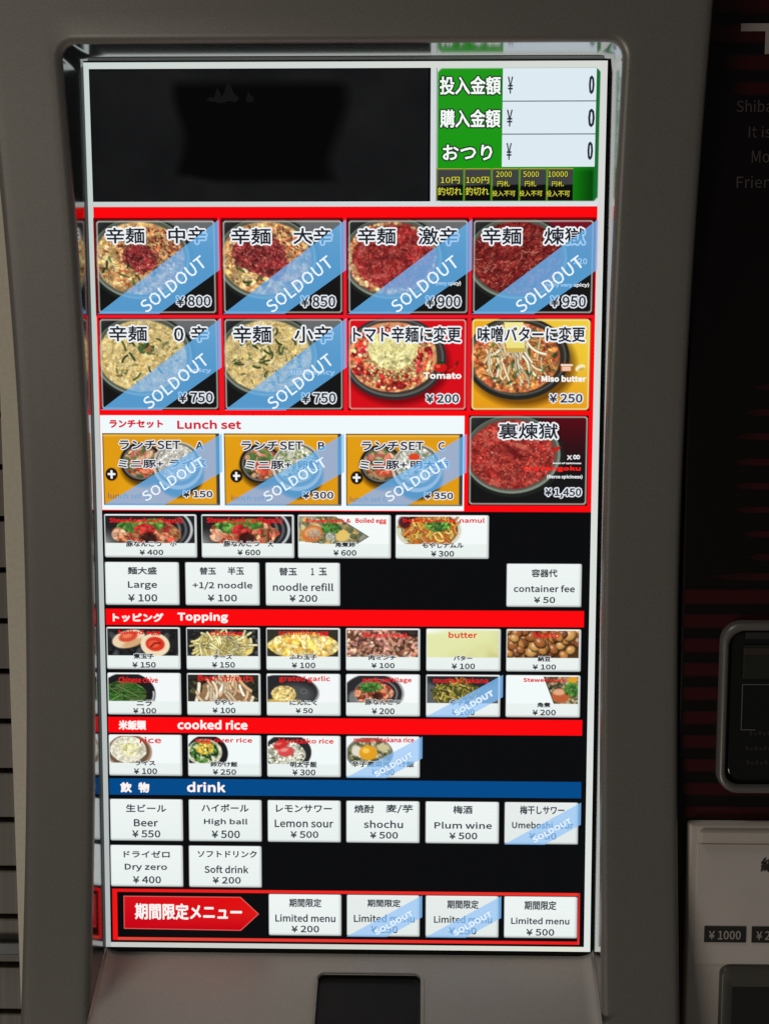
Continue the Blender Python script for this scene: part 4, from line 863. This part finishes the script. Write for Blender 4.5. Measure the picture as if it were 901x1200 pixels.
def stripe(x0, ya, yb, taper=10, m=None):
    xs_ = [px(x0, ya), px(x0 + taper, ya), px(x0 + taper * 2.6, ya), 0.446]; rows = [0, .22, .78, 1]
    V = []; Cc = []; F = []
    for r_, f_ in enumerate(rows):
        for q, xx in enumerate(xs_):
            yy = ya + (yb - ya) * (0.5 + (f_ - 0.5) * (0.25 if q == 0 else 1)); V.append((xx, -PD - 0.0004, pz(yy)))
            k_ = (0, .45, 1, 1)[q] * (0.12 if r_ in (0, 3) else 1)
            Cc.append((0.0062 + 0.042 * k_, 0.0032 + 0.0004 * k_, 0.0034 + 0.002 * k_, 1))
    for r_ in range(3):
        for q in range(3): F.append((r_ * 4 + q, r_ * 4 + 4 + q, r_ * 4 + 5 + q, r_ * 4 + 1 + q))
    me = bpy.data.meshes.new('red_stripe'); me.from_pydata(V, [], F)
    at_ = me.color_attributes.new('Col', 'FLOAT_COLOR', 'POINT'); at_.data.foreach_set('color', np.array(Cc, dtype=np.float32).ravel())
    link('red_stripe', me, pos, M_STRIPE)
for x0, a, b in ((829, -30, 16), (829, 25, 47), (846, 58, 77), (858, 88, 104)): stripe(x0, a, b, 8)
for x0, a, b in ((886, 428, 436), (877, 457, 466), (868, 485, 494), (864, 514, 523), (864, 542, 551), (866, 570, 578), (873, 598, 607), (882, 625, 634), (833, 648, 658)): stripe(x0, a, b, 12 if x0 != 833 else 36)
for k in range(10): stripe(806, 667 + k * 29.2, 686 + k * 29.0, 3)
def flat_text(name, s, x0, x1, z0, z1, d, m, parent, bold=0.0):
    V, F = glyphs(s); b = bold
    VV = []; FF = []
    offs = ringoff(b, 5) if b else [(0, 0)]
    for i, (dx, dz) in enumerate(offs):
        FF.append(F + i * len(V)); VV.append(np.stack([x0 + b + V[:, 0] * (x1 - x0 - 2 * b) + dx, np.full(len(V), -d - i * 1e-5), z0 + b + V[:, 1] * (z1 - z0 - 2 * b) + dz], 1))
    me = mesh_arrays(name, np.concatenate(VV), tris=np.concatenate(FF)); return link(name, me, parent, m)
tx = flat('poster_title', [(0.2909, 0.3721), (0.3300, 0.3721), (0.3300, 0.3665), (0.3138, 0.3665), (0.3138, 0.3503), (0.3088, 0.3503), (0.3088, 0.3665), (0.2909, 0.3665)][::-1], M_PTXT, pos, PD + 0.0008)
tx.data.transform(Matrix.Translation((0, 0, 0)))
for s, x0, x1, zb, zt in (('Shiba', 0.2895, 0.3155, 0.3090, 0.3177), ('It is', 0.2990, 0.3155, 0.2905, 0.2990), ('Mo', 0.3018, 0.3150, 0.2724, 0.2812), ('Frien', 0.2913, 0.3165, 0.2542, 0.2628)):
    flat_text('poster_text', s, x0, x1, zb, zt, PD + 0.0008, M_PTX2, pos)

# coin and bill unit
BD = 0.030
def orr(x0, x1, z0, z1, r, d): return [(x, -d, z) for x, z in rrect(x0, x1, z0, z1, r, 8)]
bez = loft('payment_bezel', [orr(.2893, .372, -.2085, -.0725, .016, PD - .001), orr(.2894, .372, -.2083, -.0727, .016, BD - .003), orr(.2903, .3705, -.2072, -.0738, .0152, BD), orr(.2930, .3670, -.2046, -.0768, .0130, BD + .0005), orr(.2950, .3662, -.2026, -.0790, .0125, BD - .0015), orr(.2953, .366, -.2022, -.0794, .012, BD - .009)], M_RIM, machine)
bez['label'] = 'grey rounded bezel round the coin and bill inlet'
inn = loft('inlet_panel', [orr(.2948, .366, -.2028, -.0790, .012, BD - .009), orr(.2965, .364, -.201, -.0808, .011, BD - .006), orr(.301, .358, -.196, -.0855, .009, BD - .0055)], M_GLOSSBLACK, machine, cap=True)
M_OL = mat('inlet_reflection_brown', (0.045, 0.028, 0.020), 0.3); M_LINE = mat('fine_grey_line', (0.16, 0.15, 0.14), 0.4); M_OLIVE = mat('inlet_olive_window', (0.020, 0.021, 0.014), 0.2)
box('inlet_slot', .3080, .350, -(BD - .0040), -(BD - .0060), -.0862, -.0808, mat('slot_grey', (.035, .034, .033), .3), inn, .0006)
box('bill_window', .3062, .350, -(BD - .0035), -(BD - .0060), -.1180, -.0905, M_OLIVE, inn, .0015)
box('brown_reflection', .3068, .350, -(BD - .0028), -(BD - .0040), -.0985, -.0930, M_OL, inn, .0005)  # brownish reflection in the inlet, built as a coloured strip
bm = bmesh.new()
for a in ((.3068, .3500, -.1225, -.1220), (.3068, .3073, -.1585, -.1225), (.3073, .3180, -.1585, -.1580)): box_bm(bm, a[0], a[1], -(BD - .0048), -(BD - .0056), a[2], a[3])
bm_obj('window_outline', bm, M_LINE, inn)
for z, x in ((-.1625, .3135), (-.1745, .3110), (-.1860, .3120)):
    bm = bmesh.new()
    for k in range(6): box_bm(bm, x + k * .0035, x + k * .0035 + .0022, -(BD - .0048), -(BD - .0056), z, z + .0035 - .001 * (k % 2))
    bm_obj('inlet_mark', bm, mat('dim_print', (.02, .019, .018), .4), inn)

# warm grey bill panel below
WD = 0.032
wp = loft('bill_panel', [orr(.2686, .440, -.620, -.2330, .002, PD - .002), orr(.2686, .440, -.620, -.2330, .002, WD - .0015), orr(.2700, .4386, -.6186, -.2344, .0015, WD)], M_WHITEPANEL, machine, cap=True)
wp['label'] = 'warm grey panel with bill price tags and a dark bill slot'
sheet = box('notice_sheet', .2745, .436, -WD - .0008, -WD + .001, -.3460, -.2478, M_PAPER, wp, .0004)
bm = bmesh.new(); box_bm(bm, .2760, .436, -WD - .0045, -WD + .001, -.2455, -.2370, .001); bm_obj('panel_ridge', bm, M_WHITEPANEL, wp)
M_TAG = mat('tag_black', (0.016, 0.016, 0.013), 0.5); M_TAGT = mat('tag_print', (0.42, 0.38, 0.34), 0.5); M_INK = mat('ink_black', (0.02, 0.018, 0.017), 0.6)
for a, b, s in ((.2817, .3142, '¥1000'), (.3187, .3512, '¥2000')):
    tg = box('price_tag', a, b, -WD - .0016, -WD - .0006, -.3277, -.3147, M_TAG, machine); tg['label'] = 'black price tag reading ' + s
    flat_text('tag_text', s, a + .0035, b - .0040, -.3252, -.3178, WD + .0020, M_TAGT, tg, .00018)
flat_text('notice_text', '紙幣', .3238, .3500, -.2700, -.2582, WD + .0012, M_INK, sheet, .0004)
loft('bill_slot_frame', [orr(.2945, .440, -.66, -.3470, .006, WD - .001), orr(.2953, .440, -.66, -.3478, .006, WD + .004), orr(.2968, .440, -.66, -.3493, .005, WD + .0055), orr(.3055, .430, -.65, -.3650, .003, WD + .0012)], mat('slot_dark_grey', (.075, .070, .058), 0.45), machine)
box('bill_slot', .3050, .4305, -(WD + .0016), -(WD + .0004), -.651, -.3645, M_BLACK, machine)

# ------------------------------------------------------------------ slatted wall to the left
wall = bpy.data.objects.new('slatted_wall', None); C.objects.link(wall); wall.location = (-0.45, 0.1, 0)
setp(wall, label='brown grained horizontal slats at the left edge behind the machine', category='slatted wall')
wall.location = (0, 0, 0)
box('wall_backing', -0.90, -0.2695, 0.118, 0.14, -0.75, 0.60, M_BLACK, wall)
k = 0
zt = -0.0149 + 0.0447 * 12; first = None
for i in range(26):
    z1 = zt - i * 0.0447; z0 = z1 - 0.0447 + 0.0050
    if first is None:
        bm = bmesh.new(); box_bm(bm, -0.90, -0.2695, 0.100, 0.116, -0.01985, 0.01985, 0.0012)
        first = bm_obj('slat', bm, M_SLAT, wall); first.location = (0, 0, (z0 + z1) / 2)
    else:
        o = first.copy(); C.objects.link(o); o.parent = wall; o.location = (0, 0, (z0 + z1) / 2)
bm = bmesh.new(); box_bm(bm, -0.90, -0.2695, 0.090, 0.099, -0.4010, -0.3900, .0008); bm_obj('dark_rail', bm, mat('dark_rail_paint', (.02, .022, .02), .4), wall)
